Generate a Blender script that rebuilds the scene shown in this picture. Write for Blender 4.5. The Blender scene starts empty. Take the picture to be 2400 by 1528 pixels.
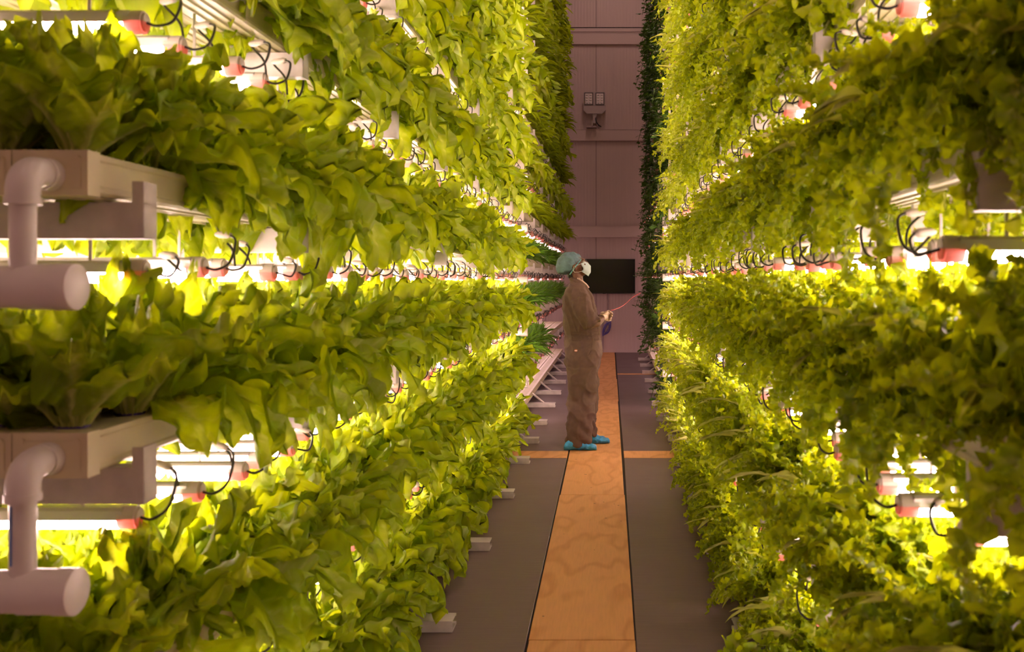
import bpy, bmesh, math, random
import numpy as np
from mathutils import Vector, Matrix, noise, Euler

PI = math.pi
random.seed(7)
rng = np.random.default_rng(11)
S = bpy.context.scene
COL = S.collection

# ------------------------------------------------------------------ camera, world, lamps, exposure
EYE = 1.48          # camera height above the floor
F = 2200.0          # focal length in pixels of the 2400 px wide frame
VX, VY = 1438.0, 655.0
cam_d = bpy.data.cameras.new('camera'); cam = bpy.data.objects.new('camera', cam_d); COL.objects.link(cam)
cam.location = (0, 0, EYE); cam.rotation_euler = (PI/2, 0, 0)
cam_d.sensor_width = 36.0; cam_d.lens = 36.0*F/2400.0
cam_d.shift_x = -(VX-1200.0)/2400.0; cam_d.shift_y = (VY-764.0)/2400.0
cam_d.clip_start = 0.05; cam_d.clip_end = 100
cam_d.dof.use_dof = True; cam_d.dof.focus_distance = 8.3; cam_d.dof.aperture_fstop = 5.2
S.camera = cam
w = bpy.data.worlds.new('world'); S.world = w; w.use_nodes = True
w.node_tree.nodes['Background'].inputs[0].default_value = (0.9, 0.62, 0.6, 1)
w.node_tree.nodes['Background'].inputs[1].default_value = 0.04
S.view_settings.view_transform = 'Standard'; S.view_settings.look = 'None'
S.view_settings.gamma = 1.0; S.view_settings.use_curve_mapping = False
S.view_settings.exposure = 0.0
LED_POWER = 76.0
LED_COL = (1.0, 0.75, 0.61)
S.cycles.use_denoising = True
S.cycles.max_bounces = 6; S.cycles.diffuse_bounces = 4; S.cycles.glossy_bounces = 2
S.cycles.transmission_bounces = 4; S.cycles.transparent_max_bounces = 4
S.cycles.sample_clamp_indirect = 6.0
S.cycles.use_adaptive_sampling = True; S.cycles.adaptive_threshold = 0.03
S.cycles.caustics_reflective = False; S.cycles.caustics_refractive = False

def at(px, py, Z):
    return Vector(((px-VX)/F*Z, Z, EYE-(py-VY)/F*Z))

def area_lamp(name, loc, sx, sy, power, col, rot=(0, 0, 0)):
    l = bpy.data.lights.new(name, 'AREA'); l.shape = 'RECTANGLE'; l.size = sx; l.size_y = sy
    l.energy = power; l.color = col
    o = bpy.data.objects.new(name, l); COL.objects.link(o); o.location = loc; o.rotation_euler = rot
    return o
# dim fill lamps added unseen above the aisle to brighten wall, floor and worker
for yy in (-1.5, 5.0, 11.0, 16.5):
    area_lamp('added_fill_light', (-0.1, yy, 8.6), 0.5, 1.6, 38.0 if yy > 0 else 60.0, (1.0, 0.68, 0.58))

# ------------------------------------------------------------------ materials
def new_mat(name):
    m = bpy.data.materials.new(name); m.use_nodes = True
    nt = m.node_tree; nt.nodes.clear()
    out = nt.nodes.new('ShaderNodeOutputMaterial')
    return m, nt, out

def principled(name, col, rough=0.5, metal=0.0, noise_amt=0.0, noise_scale=20.0, bump=0.0, bump_scale=60.0, spec=0.5, sub=0.0, coat=0.0):
    m, nt, out = new_mat(name)
    b = nt.nodes.new('ShaderNodeBsdfPrincipled')
    b.inputs['Base Color'].default_value = (*col, 1); b.inputs['Roughness'].default_value = rough
    b.inputs['Metallic'].default_value = metal; b.inputs['Specular IOR Level'].default_value = spec
    tc = nt.nodes.new('ShaderNodeTexCoord')
    if noise_amt:
        n = nt.nodes.new('ShaderNodeTexNoise'); n.inputs['Scale'].default_value = noise_scale; n.inputs['Detail'].default_value = 6
        nt.links.new(tc.outputs['Object'], n.inputs['Vector'])
        r = nt.nodes.new('ShaderNodeMapRange'); r.inputs[1].default_value = 0.3; r.inputs[2].default_value = 0.7
        r.inputs[3].default_value = 1-noise_amt; r.inputs[4].default_value = 1+noise_amt*0.5
        nt.links.new(n.outputs['Fac'], r.inputs[0])
        h = nt.nodes.new('ShaderNodeHueSaturation'); h.inputs['Color'].default_value = (*col, 1)
        nt.links.new(r.outputs[0], h.inputs['Value']); nt.links.new(h.outputs[0], b.inputs['Base Color'])
    if bump:
        n2 = nt.nodes.new('ShaderNodeTexNoise'); n2.inputs['Scale'].default_value = bump_scale; n2.inputs['Detail'].default_value = 5
        nt.links.new(tc.outputs['Object'], n2.inputs['Vector'])
        bp = nt.nodes.new('ShaderNodeBump'); bp.inputs['Strength'].default_value = bump; bp.inputs['Distance'].default_value = 0.01
        nt.links.new(n2.outputs['Fac'], bp.inputs['Height']); nt.links.new(bp.outputs[0], b.inputs['Normal'])
    if coat: b.inputs['Coat Weight'].default_value = coat
    nt.links.new(b.outputs[0], out.inputs[0])
    return m

def leaf_mat(name, dark, light, rib, transl, tmix=0.42, rough=0.42, spec=0.35):
    """pigment: dark/light blade mixed by noise and the leaf's own tint attribute (g), pale rib where attribute r is high."""
    m, nt, out = new_mat(name)
    at_ = nt.nodes.new('ShaderNodeAttribute'); at_.attribute_name = 'tint'
    sep = nt.nodes.new('ShaderNodeSeparateColor'); nt.links.new(at_.outputs['Color'], sep.inputs[0])
    tc = nt.nodes.new('ShaderNodeTexCoord')
    n = nt.nodes.new('ShaderNodeTexNoise'); n.inputs['Scale'].default_value = 26; n.inputs['Detail'].default_value = 5
    nt.links.new(tc.outputs['Object'], n.inputs['Vector'])
    add = nt.nodes.new('ShaderNodeMath'); add.operation = 'MULTIPLY_ADD'; add.inputs[1].default_value = 0.6
    nt.links.new(n.outputs['Fac'], add.inputs[0])
    sub = nt.nodes.new('ShaderNodeMath'); sub.operation = 'SUBTRACT'; sub.inputs[1].default_value = 0.28
    nt.links.new(sep.outputs[1], sub.inputs[0]); nt.links.new(sub.outputs[0], add.inputs[2])
    add.use_clamp = True
    mx = nt.nodes.new('ShaderNodeMix'); mx.data_type = 'RGBA'
    mx.inputs[6].default_value = (*dark, 1); mx.inputs[7].default_value = (*light, 1)
    nt.links.new(add.outputs[0], mx.inputs[0])
    mr = nt.nodes.new('ShaderNodeMix'); mr.data_type = 'RGBA'; mr.inputs[7].default_value = (*rib, 1)
    nt.links.new(mx.outputs[2], mr.inputs[6]); nt.links.new(sep.outputs[0], mr.inputs[0])
    b = nt.nodes.new('ShaderNodeBsdfPrincipled'); b.inputs['Roughness'].default_value = rough
    b.inputs['Specular IOR Level'].default_value = spec
    nt.links.new(mr.outputs[2], b.inputs['Base Color'])
    n2 = nt.nodes.new('ShaderNodeTexNoise'); n2.inputs['Scale'].default_value = 75; n2.inputs['Detail'].default_value = 3
    nt.links.new(tc.outputs['Object'], n2.inputs['Vector'])
    bp = nt.nodes.new('ShaderNodeBump'); bp.inputs['Strength'].default_value = 0.55; bp.inputs['Distance'].default_value = 0.008
    nt.links.new(n2.outputs['Fac'], bp.inputs['Height']); nt.links.new(bp.outputs[0], b.inputs['Normal'])
    t = nt.nodes.new('ShaderNodeBsdfTranslucent')
    mt = nt.nodes.new('ShaderNodeMix'); mt.data_type = 'RGBA'; mt.blend_type = 'MIX'; mt.inputs[0].default_value = 0.7
    nt.links.new(mr.outputs[2], mt.inputs[6]); mt.inputs[7].default_value = (*transl, 1)
    nt.links.new(mt.outputs[2], t.inputs[0])
    ms = nt.nodes.new('ShaderNodeMixShader'); ms.inputs[0].default_value = tmix
    nt.links.new(b.outputs[0], ms.inputs[1]); nt.links.new(t.outputs[0], ms.inputs[2])
    nt.links.new(ms.outputs[0], out.inputs[0])
    return m

def emit_mat(name, col, power, spots=True):
    m, nt, out = new_mat(name)
    e = nt.nodes.new('ShaderNodeEmission'); e.inputs[0].default_value = (*col, 1); e.inputs[1].default_value = power
    if spots:   # the row of diodes behind the diffuser
        tc = nt.nodes.new('ShaderNodeTexCoord')
        wv = nt.nodes.new('ShaderNodeTexWave'); wv.inputs['Scale'].default_value = 16; wv.bands_direction = 'X'
        nt.links.new(tc.outputs['Object'], wv.inputs['Vector'])
        r = nt.nodes.new('ShaderNodeMapRange'); r.inputs[3].default_value = power*0.35; r.inputs[4].default_value = power*1.65
        nt.links.new(wv.outputs['Fac'], r.inputs[0]); nt.links.new(r.outputs[0], e.inputs[1])
        cr = nt.nodes.new('ShaderNodeMix'); cr.data_type = 'RGBA'
        cr.inputs[6].default_value = (1.0, 0.52, 0.60, 1); cr.inputs[7].default_value = (*col, 1)
        nt.links.new(wv.outputs['Fac'], cr.inputs[0]); nt.links.new(cr.outputs[2], e.inputs[0])
    nt.links.new(e.outputs[0], out.inputs[0])
    return m

M = {}
M['lettuce'] = leaf_mat('lettuce_leaf', (0.055, 0.15, 0.002), (0.45, 0.64, 0.005), (0.86, 0.82, 0.32), (0.76, 0.88, 0.003), tmix=0.52, rough=0.40, spec=0.28)
M['curly'] = leaf_mat('curly_leaf', (0.055, 0.135, 0.002), (0.39, 0.54, 0.004), (0.84, 0.78, 0.30), (0.70, 0.79, 0.003), tmix=0.52, rough=0.40, spec=0.28)
M['spinach'] = leaf_mat('spinach_leaf', (0.06, 0.22, 0.015), (0.20, 0.46, 0.03), (0.25, 0.36, 0.10), (0.20, 0.34, 0.02), tmix=0.25, rough=0.3)
M['basil'] = leaf_mat('basil_leaf', (0.016, 0.062, 0.005), (0.06, 0.17, 0.012), (0.18, 0.28, 0.05), (0.16, 0.28, 0.02), tmix=0.22, rough=0.33)
M['led'] = emit_mat('led_diffuser', LED_COL, LED_POWER)
M['led_dim'] = emit_mat('led_diffuser_dim', (1.0, 0.62, 0.60), 5.0)
M['led_off'] = principled('led_diffuser_off', (0.75, 0.7, 0.68), 0.35)
M['housing'] = principled('aluminium_housing', (0.62, 0.60, 0.58), 0.38, 0.5)
M['pvc'] = principled('white_pvc', (0.74, 0.68, 0.66), 0.32, noise_amt=0.06, noise_scale=9)
M['gutter'] = principled('gutter_plastic', (0.70, 0.62, 0.41), 0.42, noise_amt=0.10, noise_scale=6)  # base yellowed to stand in for light bounced off the leaves
M['steel'] = principled('painted_steel', (0.66, 0.60, 0.57), 0.45, noise_amt=0.18, noise_scale=14, bump=0.1)
M['rubber'] = principled('black_rubber', (0.018, 0.014, 0.014), 0.45)
M['connector'] = principled('connector_plastic', (0.68, 0.60, 0.52), 0.5)
M['cup'] = principled('purple_net_cup', (0.055, 0.03, 0.20), 0.4)
M['dark'] = principled('dark_inside', (0.03, 0.022, 0.02), 0.8)
M['board_dot'] = principled('brown_dot', (0.30, 0.15, 0.07), 0.8)
M['blue_line'] = principled('blue_print', (0.10, 0.22, 0.55), 0.5)
def cap_mat():
    m, nt, out = new_mat('salmon_end_cap')
    b = nt.nodes.new('ShaderNodeBsdfPrincipled'); b.inputs['Base Color'].default_value = (0.82, 0.50, 0.43, 1); b.inputs['Roughness'].default_value = 0.4
    t = nt.nodes.new('ShaderNodeBsdfTranslucent'); t.inputs[0].default_value = (1.0, 0.50, 0.42, 1)
    ms = nt.nodes.new('ShaderNodeMixShader'); ms.inputs[0].default_value = 0.5
    nt.links.new(b.outputs[0], ms.inputs[1]); nt.links.new(t.outputs[0], ms.inputs[2]); nt.links.new(ms.outputs[0], out.inputs[0])
    return m
M['cap'] = cap_mat()

def floor_mat():
    m, nt, out = new_mat('grey_floor_paint')
    tc = nt.nodes.new('ShaderNodeTexCoord')
    b = nt.nodes.new('ShaderNodeBsdfPrincipled'); b.inputs['Specular IOR Level'].default_value = 0.35
    n = nt.nodes.new('ShaderNodeTexNoise'); n.inputs['Scale'].default_value = 2.2; n.inputs['Detail'].default_value = 8
    nt.links.new(tc.outputs['Object'], n.inputs['Vector'])
    mp = nt.nodes.new('ShaderNodeMapping'); mp.inputs['Scale'].default_value = (3.0, 45.0, 1)
    nt.links.new(tc.outputs['Object'], mp.inputs[0])
    n3 = nt.nodes.new('ShaderNodeTexNoise'); n3.inputs['Scale'].default_value = 2.0; n3.inputs['Detail'].default_value = 3
    nt.links.new(mp.outputs[0], n3.inputs['Vector'])
    mx = nt.nodes.new('ShaderNodeMix'); mx.data_type = 'RGBA'
    mx.inputs[6].default_value = (0.128, 0.087, 0.094, 1); mx.inputs[7].default_value = (0.205, 0.144, 0.152, 1)
    mm = nt.nodes.new('ShaderNodeMath'); mm.operation = 'MULTIPLY_ADD'; mm.inputs[1].default_value = 0.6
    nt.links.new(n3.outputs['Fac'], mm.inputs[0]); 
    m2 = nt.nodes.new('ShaderNodeMath'); m2.operation = 'MULTIPLY'; m2.inputs[1].default_value = 0.5
    nt.links.new(n.outputs['Fac'], m2.inputs[0]); nt.links.new(m2.outputs[0], mm.inputs[2])
    nt.links.new(mm.outputs[0], mx.inputs[0]); nt.links.new(mx.outputs[2], b.inputs['Base Color'])
    r = nt.nodes.new('ShaderNodeMapRange'); r.inputs[3].default_value = 0.36; r.inputs[4].default_value = 0.62
    nt.links.new(n.outputs['Fac'], r.inputs[0]); nt.links.new(r.outputs[0], b.inputs['Roughness'])
    bp = nt.nodes.new('ShaderNodeBump'); bp.inputs['Strength'].default_value = 0.25; bp.inputs['Distance'].default_value = 0.004
    nt.links.new(n3.outputs['Fac'], bp.inputs['Height']); nt.links.new(bp.outputs[0], b.inputs['Normal'])
    nt.links.new(b.outputs[0], out.inputs[0])
    return m
M['floor'] = floor_mat()

def ply_mat():
    m, nt, out = new_mat('plywood')
    tc = nt.nodes.new('ShaderNodeTexCoord'); oi = nt.nodes.new('ShaderNodeObjectInfo')
    va = nt.nodes.new('ShaderNodeVectorMath'); va.operation = 'ADD'
    sc = nt.nodes.new('ShaderNodeVectorMath'); sc.operation = 'SCALE'; sc.inputs[0].default_value = (3.1, 7.7, 1.3)
    nt.links.new(oi.outputs['Random'], sc.inputs['Scale'])
    nt.links.new(tc.outputs['Object'], va.inputs[0]); nt.links.new(sc.outputs[0], va.inputs[1])
    mp = nt.nodes.new('ShaderNodeMapping'); mp.inputs['Scale'].default_value = (2.2, 0.8, 1)
    nt.links.new(va.outputs[0], mp.inputs[0])
    n = nt.nodes.new('ShaderNodeTexNoise'); n.inputs['Scale'].default_value = 1.7; n.inputs['Detail'].default_value = 2
    nt.links.new(mp.outputs[0], n.inputs['Vector'])
    mu = nt.nodes.new('ShaderNodeMath'); mu.operation = 'MULTIPLY'; mu.inputs[1].default_value = 34.0
    nt.links.new(n.outputs['Fac'], mu.inputs[0])
    sn = nt.nodes.new('ShaderNodeMath'); sn.operation = 'SINE'; nt.links.new(mu.outputs[0], sn.inputs[0])
    r = nt.nodes.new('ShaderNodeMapRange'); r.inputs[1].default_value = -0.2; r.inputs[2].default_value = 1.0
    nt.links.new(sn.outputs[0], r.inputs[0])
    mx = nt.nodes.new('ShaderNodeMix'); mx.data_type = 'RGBA'
    mx.inputs[6].default_value = (0.84, 0.43, 0.17, 1); mx.inputs[7].default_value = (0.66, 0.29, 0.10, 1)
    pw = nt.nodes.new('ShaderNodeMath'); pw.operation = 'POWER'; pw.inputs[1].default_value = 1.6; pw.use_clamp = True
    nt.links.new(r.outputs[0], pw.inputs[0]); 
    h = nt.nodes.new('ShaderNodeMath'); h.operation = 'MULTIPLY'; h.inputs[1].default_value = 0.6
    nt.links.new(pw.outputs[0], h.inputs[0]); nt.links.new(h.outputs[0], mx.inputs[0])
    # fine grain and small knot plugs
    mp2 = nt.nodes.new('ShaderNodeMapping'); mp2.inputs['Scale'].default_value = (90, 6, 1); nt.links.new(va.outputs[0], mp2.inputs[0])
    n2 = nt.nodes.new('ShaderNodeTexNoise'); n2.inputs['Scale'].default_value = 1.2; n2.inputs['Detail'].default_value = 4
    nt.links.new(mp2.outputs[0], n2.inputs['Vector'])
    g = nt.nodes.new('ShaderNodeMapRange'); g.inputs[3].default_value = 0.86; g.inputs[4].default_value = 1.08; nt.links.new(n2.outputs['Fac'], g.inputs[0])
    hs = nt.nodes.new('ShaderNodeHueSaturation'); nt.links.new(mx.outputs[2], hs.inputs['Color']); nt.links.new(g.outputs[0], hs.inputs['Value'])
    b = nt.nodes.new('ShaderNodeBsdfPrincipled'); b.inputs['Roughness'].default_value = 0.55; b.inputs['Specular IOR Level'].default_value = 0.3
    nt.links.new(hs.outputs[0], b.inputs['Base Color']); nt.links.new(b.outputs[0], out.inputs[0])
    return m
M['ply'] = ply_mat()

def wall_mat():
    m, nt, out = new_mat('ribbed_wall_panel')
    tc = nt.nodes.new('ShaderNodeTexCoord')
    b = nt.nodes.new('ShaderNodeBsdfPrincipled'); b.inputs['Roughness'].default_value = 0.5
    wv = nt.nodes.new('ShaderNodeTexWave'); wv.bands_direction = 'X'; wv.inputs['Scale'].default_value = 5.0
    wv.inputs['Distortion'].default_value = 0.0
    nt.links.new(tc.outputs['Object'], wv.inputs['Vector'])
    bp = nt.nodes.new('ShaderNodeBump'); bp.inputs['Strength'].default_value = 0.5; bp.inputs['Distance'].default_value = 0.004
    nt.links.new(wv.outputs['Fac'], bp.inputs['Height']); nt.links.new(bp.outputs[0], b.inputs['Normal'])
    mp = nt.nodes.new('ShaderNodeMapping'); mp.inputs['Scale'].default_value = (14, 1, 0.25); nt.links.new(tc.outputs['Object'], mp.inputs[0])
    n = nt.nodes.new('ShaderNodeTexNoise'); n.inputs['Scale'].default_value = 2; n.inputs['Detail'].default_value = 4
    nt.links.new(mp.outputs[0], n.inputs['Vector'])
    mx = nt.nodes.new('ShaderNodeMix'); mx.data_type = 'RGBA'
    mx.inputs[6].default_value = (0.55, 0.42, 0.40, 1); mx.inputs[7].default_value = (0.62, 0.48, 0.46, 1)
    nt.links.new(n.outputs['Fac'], mx.inputs[0]); nt.links.new(mx.outputs[2], b.inputs['Base Color'])
    nt.links.new(b.outputs[0], out.inputs[0])
    return m
M['wall'] = wall_mat()
M['girt'] = principled('girt_paint', (0.61, 0.47, 0.45), 0.5)
M['wall_side'] = principled('side_wall', (0.45, 0.38, 0.36), 0.7)
M['screen'] = principled('tv_screen', (0.004, 0.004, 0.005), 0.18)
M['tvframe'] = principled('tv_bezel', (0.02, 0.018, 0.02), 0.35)
M['flood'] = principled('floodlight_grey', (0.50, 0.40, 0.40), 0.5)
M['flood_lens'] = principled('floodlight_lens', (0.85, 0.70, 0.70), 0.25)
M['flood_dark'] = principled('floodlight_gasket', (0.12, 0.09, 0.09), 0.6)
M['skin'] = principled('skin', (0.10, 0.032, 0.015), 0.45, noise_amt=0.1, noise_scale=15)
M['cloth'] = principled('brown_coverall', (0.095, 0.058, 0.046), 0.85, noise_amt=0.12, noise_scale=30, bump=0.25, bump_scale=350, spec=0.2)
M['undershirt'] = principled('undershirt', (0.7, 0.5, 0.42), 0.8)
M['hairnet'] = principled('blue_hair_cover', (0.085, 0.155, 0.21), 0.6, noise_amt=0.35, noise_scale=22, bump=0.5, bump_scale=50)
M['mask'] = principled('pale_blue_mask', (0.50, 0.62, 0.66), 0.7)
M['glove'] = principled('latex_glove', (0.72, 0.55, 0.42), 0.5)
M['shoe'] = principled('blue_shoe_cover', (0.04, 0.30, 0.72), 0.4, noise_amt=0.25, noise_scale=30, bump=0.8, bump_scale=45)
M['hair'] = principled('black_hair', (0.01, 0.008, 0.008), 0.7)
M['eye'] = principled('eye_white', (0.7, 0.6, 0.55), 0.3)
M['red_cord'] = principled('red_cord', (0.50, 0.05, 0.06), 0.5)
M['blue_cord'] = principled('blue_cord', (0.12, 0.10, 0.45), 0.5)
M['grey_cord'] = principled('grey_conduit', (0.35, 0.27, 0.28), 0.5)
M['patch'] = principled('orange_patch', (0.40, 0.13, 0.05), 0.6)
M['white'] = principled('white_paint', (0.75, 0.68, 0.66), 0.5)

# ------------------------------------------------------------------ mesh helpers
class MB:
    def __init__(s): s.v = []; s.f = []; s.m = []; s.n = 0
    def raw(s, v, f, mi=0):
        v = [tuple(p) for p in v]; s.v += v
        s.f += [tuple(i+s.n for i in q) for q in f]; s.m += [mi]*len(f); s.n += len(v)
    def box(s, x0, x1, y0, y1, z0, z1, mi=0):
        s.raw([(x0,y0,z0),(x1,y0,z0),(x1,y1,z0),(x0,y1,z0),(x0,y0,z1),(x1,y0,z1),(x1,y1,z1),(x0,y1,z1)],
              [(0,3,2,1),(4,5,6,7),(0,1,5,4),(1,2,6,5),(2,3,7,6),(3,0,4,7)], mi)
    def tube(s, pts, r, seg=8, mi=0, caps=True):
        pts = [Vector(p) for p in pts]; n = len(pts)
        rs = r if isinstance(r, (list, tuple)) else [r]*n
        rings = []; up = None
        for i, p in enumerate(pts):
            d = (pts[min(i+1, n-1)]-pts[max(i-1, 0)])
            d = d.normalized() if d.length > 1e-9 else Vector((0, 0, 1))
            if up is None:
                up = Vector((0, 0, 1)) if abs(d.z) < .9 else Vector((1, 0, 0))
            a = d.cross(up)
            if a.length < 1e-5: a = d.cross(Vector((1, .3, 0)))
            a.normalize(); b = d.cross(a).normalized(); up = a.cross(d)
            rings.append([p + a*math.cos(2*PI*k/seg)*rs[i] + b*math.sin(2*PI*k/seg)*rs[i] for k in range(seg)])
        v = [q for ring in rings for q in ring]; f = []
        for i in range(n-1):
            for k in range(seg):
                f.append((i*seg+k, i*seg+(k+1) % seg, (i+1)*seg+(k+1) % seg, (i+1)*seg+k))
        if caps:
            f.append(tuple(range(seg))[::-1]); f.append(tuple((n-1)*seg+k for k in range(seg)))
        s.raw(v, f, mi)
    def prism(s, prof, x0, x1, axis='Y', mi=0, caps=True):
        n = len(prof)
        def P(a, b, t): return (a, t, b) if axis == 'Y' else ((t, a, b) if axis == 'X' else (a, b, t))
        v = [P(a, b, x0) for a, b in prof]+[P(a, b, x1) for a, b in prof]
        f = [(i, (i+1) % n, n+(i+1) % n, n+i) for i in range(n)]
        if caps: f += [tuple(range(n))[::-1], tuple(range(n, 2*n))]
        s.raw(v, f, mi)
    def ellipsoid(s, c, r, seg=24, rings=16, mi=0, rot=None):
        v = []; f = []; c = Vector(c)
        for i in range(rings+1):
            th = PI*i/rings
            for k in range(seg):
                ph = 2*PI*k/seg
                p = Vector((r[0]*math.sin(th)*math.cos(ph), r[1]*math.sin(th)*math.sin(ph), r[2]*math.cos(th)))
                if rot is not None: p = rot @ p
                v.append(c+p)
        for i in range(rings):
            for k in range(seg):
                f.append((i*seg+k, (i+1)*seg+k, (i+1)*seg+(k+1) % seg, i*seg+(k+1) % seg))
        s.raw(v, f, mi)
    def loft(s, rings, seg=24, mi=0):
        """rings: (centre, rx-axis vector, ry-axis vector)"""
        v = []; f = []
        for c, a, b in rings:
            for k in range(seg):
                t = 2*PI*k/seg; v.append(Vector(c)+Vector(a)*math.cos(t)+Vector(b)*math.sin(t))
        n = len(rings)
        for i in range(n-1):
            for k in range(seg): f.append((i*seg+k, i*seg+(k+1) % seg, (i+1)*seg+(k+1) % seg, (i+1)*seg+k))
        f.append(tuple(range(seg))[::-1]); f.append(tuple((n-1)*seg+k for k in range(seg)))
        s.raw(v, f, mi)
    def mesh(s, name, mats, smooth=False):
        me = bpy.data.meshes.new(name); me.from_pydata(s.v, [], s.f)
        for m in (mats if isinstance(mats, (list, tuple)) else [mats]): me.materials.append(m)
        me.polygons.foreach_set('material_index', s.m)
        if smooth: me.polygons.foreach_set('use_smooth', [True]*len(s.f))
        me.update()
        return me

def obj(name, me, parent=None, loc=None, rot=None, scale=None):
    o = bpy.data.objects.new(name, me); COL.objects.link(o)
    if parent is not None: o.parent = parent
    if loc is not None: o.location = loc
    if rot is not None: o.rotation_euler = rot
    if scale is not None: o.scale = scale if hasattr(scale, '__len__') else (scale,)*3
    return o
def tag(o, label=None, cat=None, group=None, kind=None):
    if label: o['label'] = label
    if cat: o['category'] = cat
    if group: o['group'] = group
    if kind: o['kind'] = kind
    return o
def empty(name, loc, rz=0):
    o = bpy.data.objects.new(name, None); COL.objects.link(o); o.location = loc; o.rotation_euler = (0, 0, rz)
    o.empty_display_size = 0.1
    return o
def smooth_mesh(me, angle=40):
    me.polygons.foreach_set('use_smooth', [True]*len(me.polygons))
    try: me.set_sharp_from_angle(angle=math.radians(angle))
    except Exception: pass
    return me

# ------------------------------------------------------------------ the room
BACK = 19.04
b = MB(); b.box(-3.4, 3.4, -3.0, BACK, -0.06, -0.013)
floor = tag(obj('floor', b.mesh('floor_base', M['dark'])), kind='structure')
def plate(x0, x1, x2, x3, y0, y1, z=0.0, t=0.012, bev=0.002):
    """board with corners (x0..x1 at y0) (x2..x3 at y1), top face at z"""
    bb = MB()
    lo = [(x0, y0), (x1, y0), (x3, y1), (x2, y1)]
    cx = sum(p[0] for p in lo)/4; cy = sum(p[1] for p in lo)/4
    v = [(x-cx, y-cy, -t) for x, y in lo]+[(x-cx, y-cy, -bev) for x, y in lo]
    v += [((x-cx)+(bev if x < cx else -bev), (y-cy)+(bev if y < cy else -bev), 0) for x, y in lo]
    bb.raw(v, [(3,2,1,0),(0,1,5,4),(1,2,6,5),(2,3,7,6),(3,0,4,7),(4,5,9,8),(5,6,10,9),(6,7,11,10),(7,4,8,11),(8,9,10,11)])
    return bb, (cx, cy, z)
def LX(y): return -0.345 - (y-3.7)*0.0075
def RX(y): return 0.088 - max(0, y-3.7)*0.0040
seams = [-2.9, -1.2, 1.33, 3.85, 6.45, 8.97, 11.45, 13.95, 16.5, BACK-0.01]
for i in range(len(seams)-1):
    y0, y1 = seams[i]+.0035, seams[i+1]-.0035
    j0 = random.uniform(-.006, .006); j1 = random.uniform(-.006, .006)
    bb, c = plate(LX(y0)+j0, RX(y0)+j1, LX(y1)+j0, RX(y1)+j1, y0, y1, z=0.002)
    o = obj('plywood_board', bb.mesh('plywood_board', M['ply']), floor, c)
    # flat brown dots for knots and screw dents in the board
    d = MB()
    for k in range(9):
        px = random.uniform(-.19, .19); py = random.choice((-1, -.6, 0, .6, 1, .3))*(y1-y0)*.4+random.uniform(-.05, .05)
        r = random.uniform(.003, .0075)
        d.raw([(px+r*math.cos(a*PI/4), py+r*math.sin(a*PI/4), .0006) for a in range(8)], [tuple(range(8))])
    tag(obj('screw_hole', d.mesh('screw_holes', M['board_dot']), o), kind='stuff')
strips = [(7.79, 8.10), (14.62, 14.78)]
ys = [-2.95, 7.785, 8.105, 14.615, 14.785, BACK-0.01]
for sgn in (-1, 1):
    e = (lambda y: LX(y)-.012) if sgn < 0 else (lambda y: RX(y)+.016)
    for i in range(len(ys)-1):
        y0, y1 = ys[i]+.002, ys[i+1]-.002
        strip = i in (1, 3)
        if sgn < 0: bb, c = plate(-3.3, e(y0), -3.3, e(y1), y0, y1, z=0.001 if strip else 0)
        else: bb, c = plate(e(y0), 3.3, e(y1), 3.3, y0, y1, z=0.001 if strip else 0)
        o = obj('plywood_strip' if strip else 'floor_panel', bb.mesh('floor_panel', M['ply'] if strip else M['floor']), floor, c)
# back wall: slab, ribbed panels, girts
b = MB(); b.box(-3.4, 3.4, BACK+.03, BACK+.25, -0.06, 9.2)
wb = tag(obj('wall_back', b.mesh('wall_back', M['dark'])), kind='structure')
seam_x = [(1397-VX)/F*BACK + k*1.02 for k in range(-3, 5)]
for k in range(len(seam_x)-1):
    for z0, z1 in ((0.0, 6.56), (6.60, 9.2)):
        b = MB(); x0, x1 = seam_x[k]+.004, seam_x[k+1]-.004; cx = (x0+x1)/2
        yo = 0.0 if z0 < 1 else 0.012
        b.box(x0-cx, x1-cx, yo, .04, z0, z1)
        obj('wall_panel', b.mesh('wall_panel', M['wall']), wb, (cx, BACK, 0))
gm = MB(); gm.box(-3.3, 3.3, -.055, .0, 0, .235); gm.box(-3.3, 3.3, -.062, .0, .222, .235)
gm = gm.mesh('girt', M['girt'])
for i, z in enumerate((6.24, 4.29, 2.335)): tag(obj('trim_%d' % (i+1), gm, None, (0, BACK, z)), kind='structure')
b = MB(); b.box(-3.3, 3.3, -.03, 0, 6.50, 6.57); obj('trim_strip', b.mesh('wall_trim', M['girt']), wb, (0, BACK, 0))
b = MB(); b.box(-3.3, 3.3, -.012, 0, 0.0, .06); tag(obj('baseboard_back', b.mesh('baseboard', M['girt']), None, (0, BACK, 0)), kind='structure')
for nm, x in (('wall_left', -3.4), ('wall_right', 3.3)):
    b = MB(); b.box(x, x+.1, -3.0, BACK, -0.06, 9.2); tag(obj(nm, b.mesh(nm, M['wall_side'])), kind='structure')
b = MB(); b.box(-3.4, 3.4, -3.0, BACK+.2, 9.2, 9.3); tag(obj('ceiling', b.mesh('ceiling', M['wall_side'])), kind='structure')

b = MB(); b.box(-3.4, 3.4, -3.1, -3.0, -0.06, 9.2); tag(obj('wall_front', b.mesh('wall_front', M['wall_side'])), kind='structure')

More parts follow.
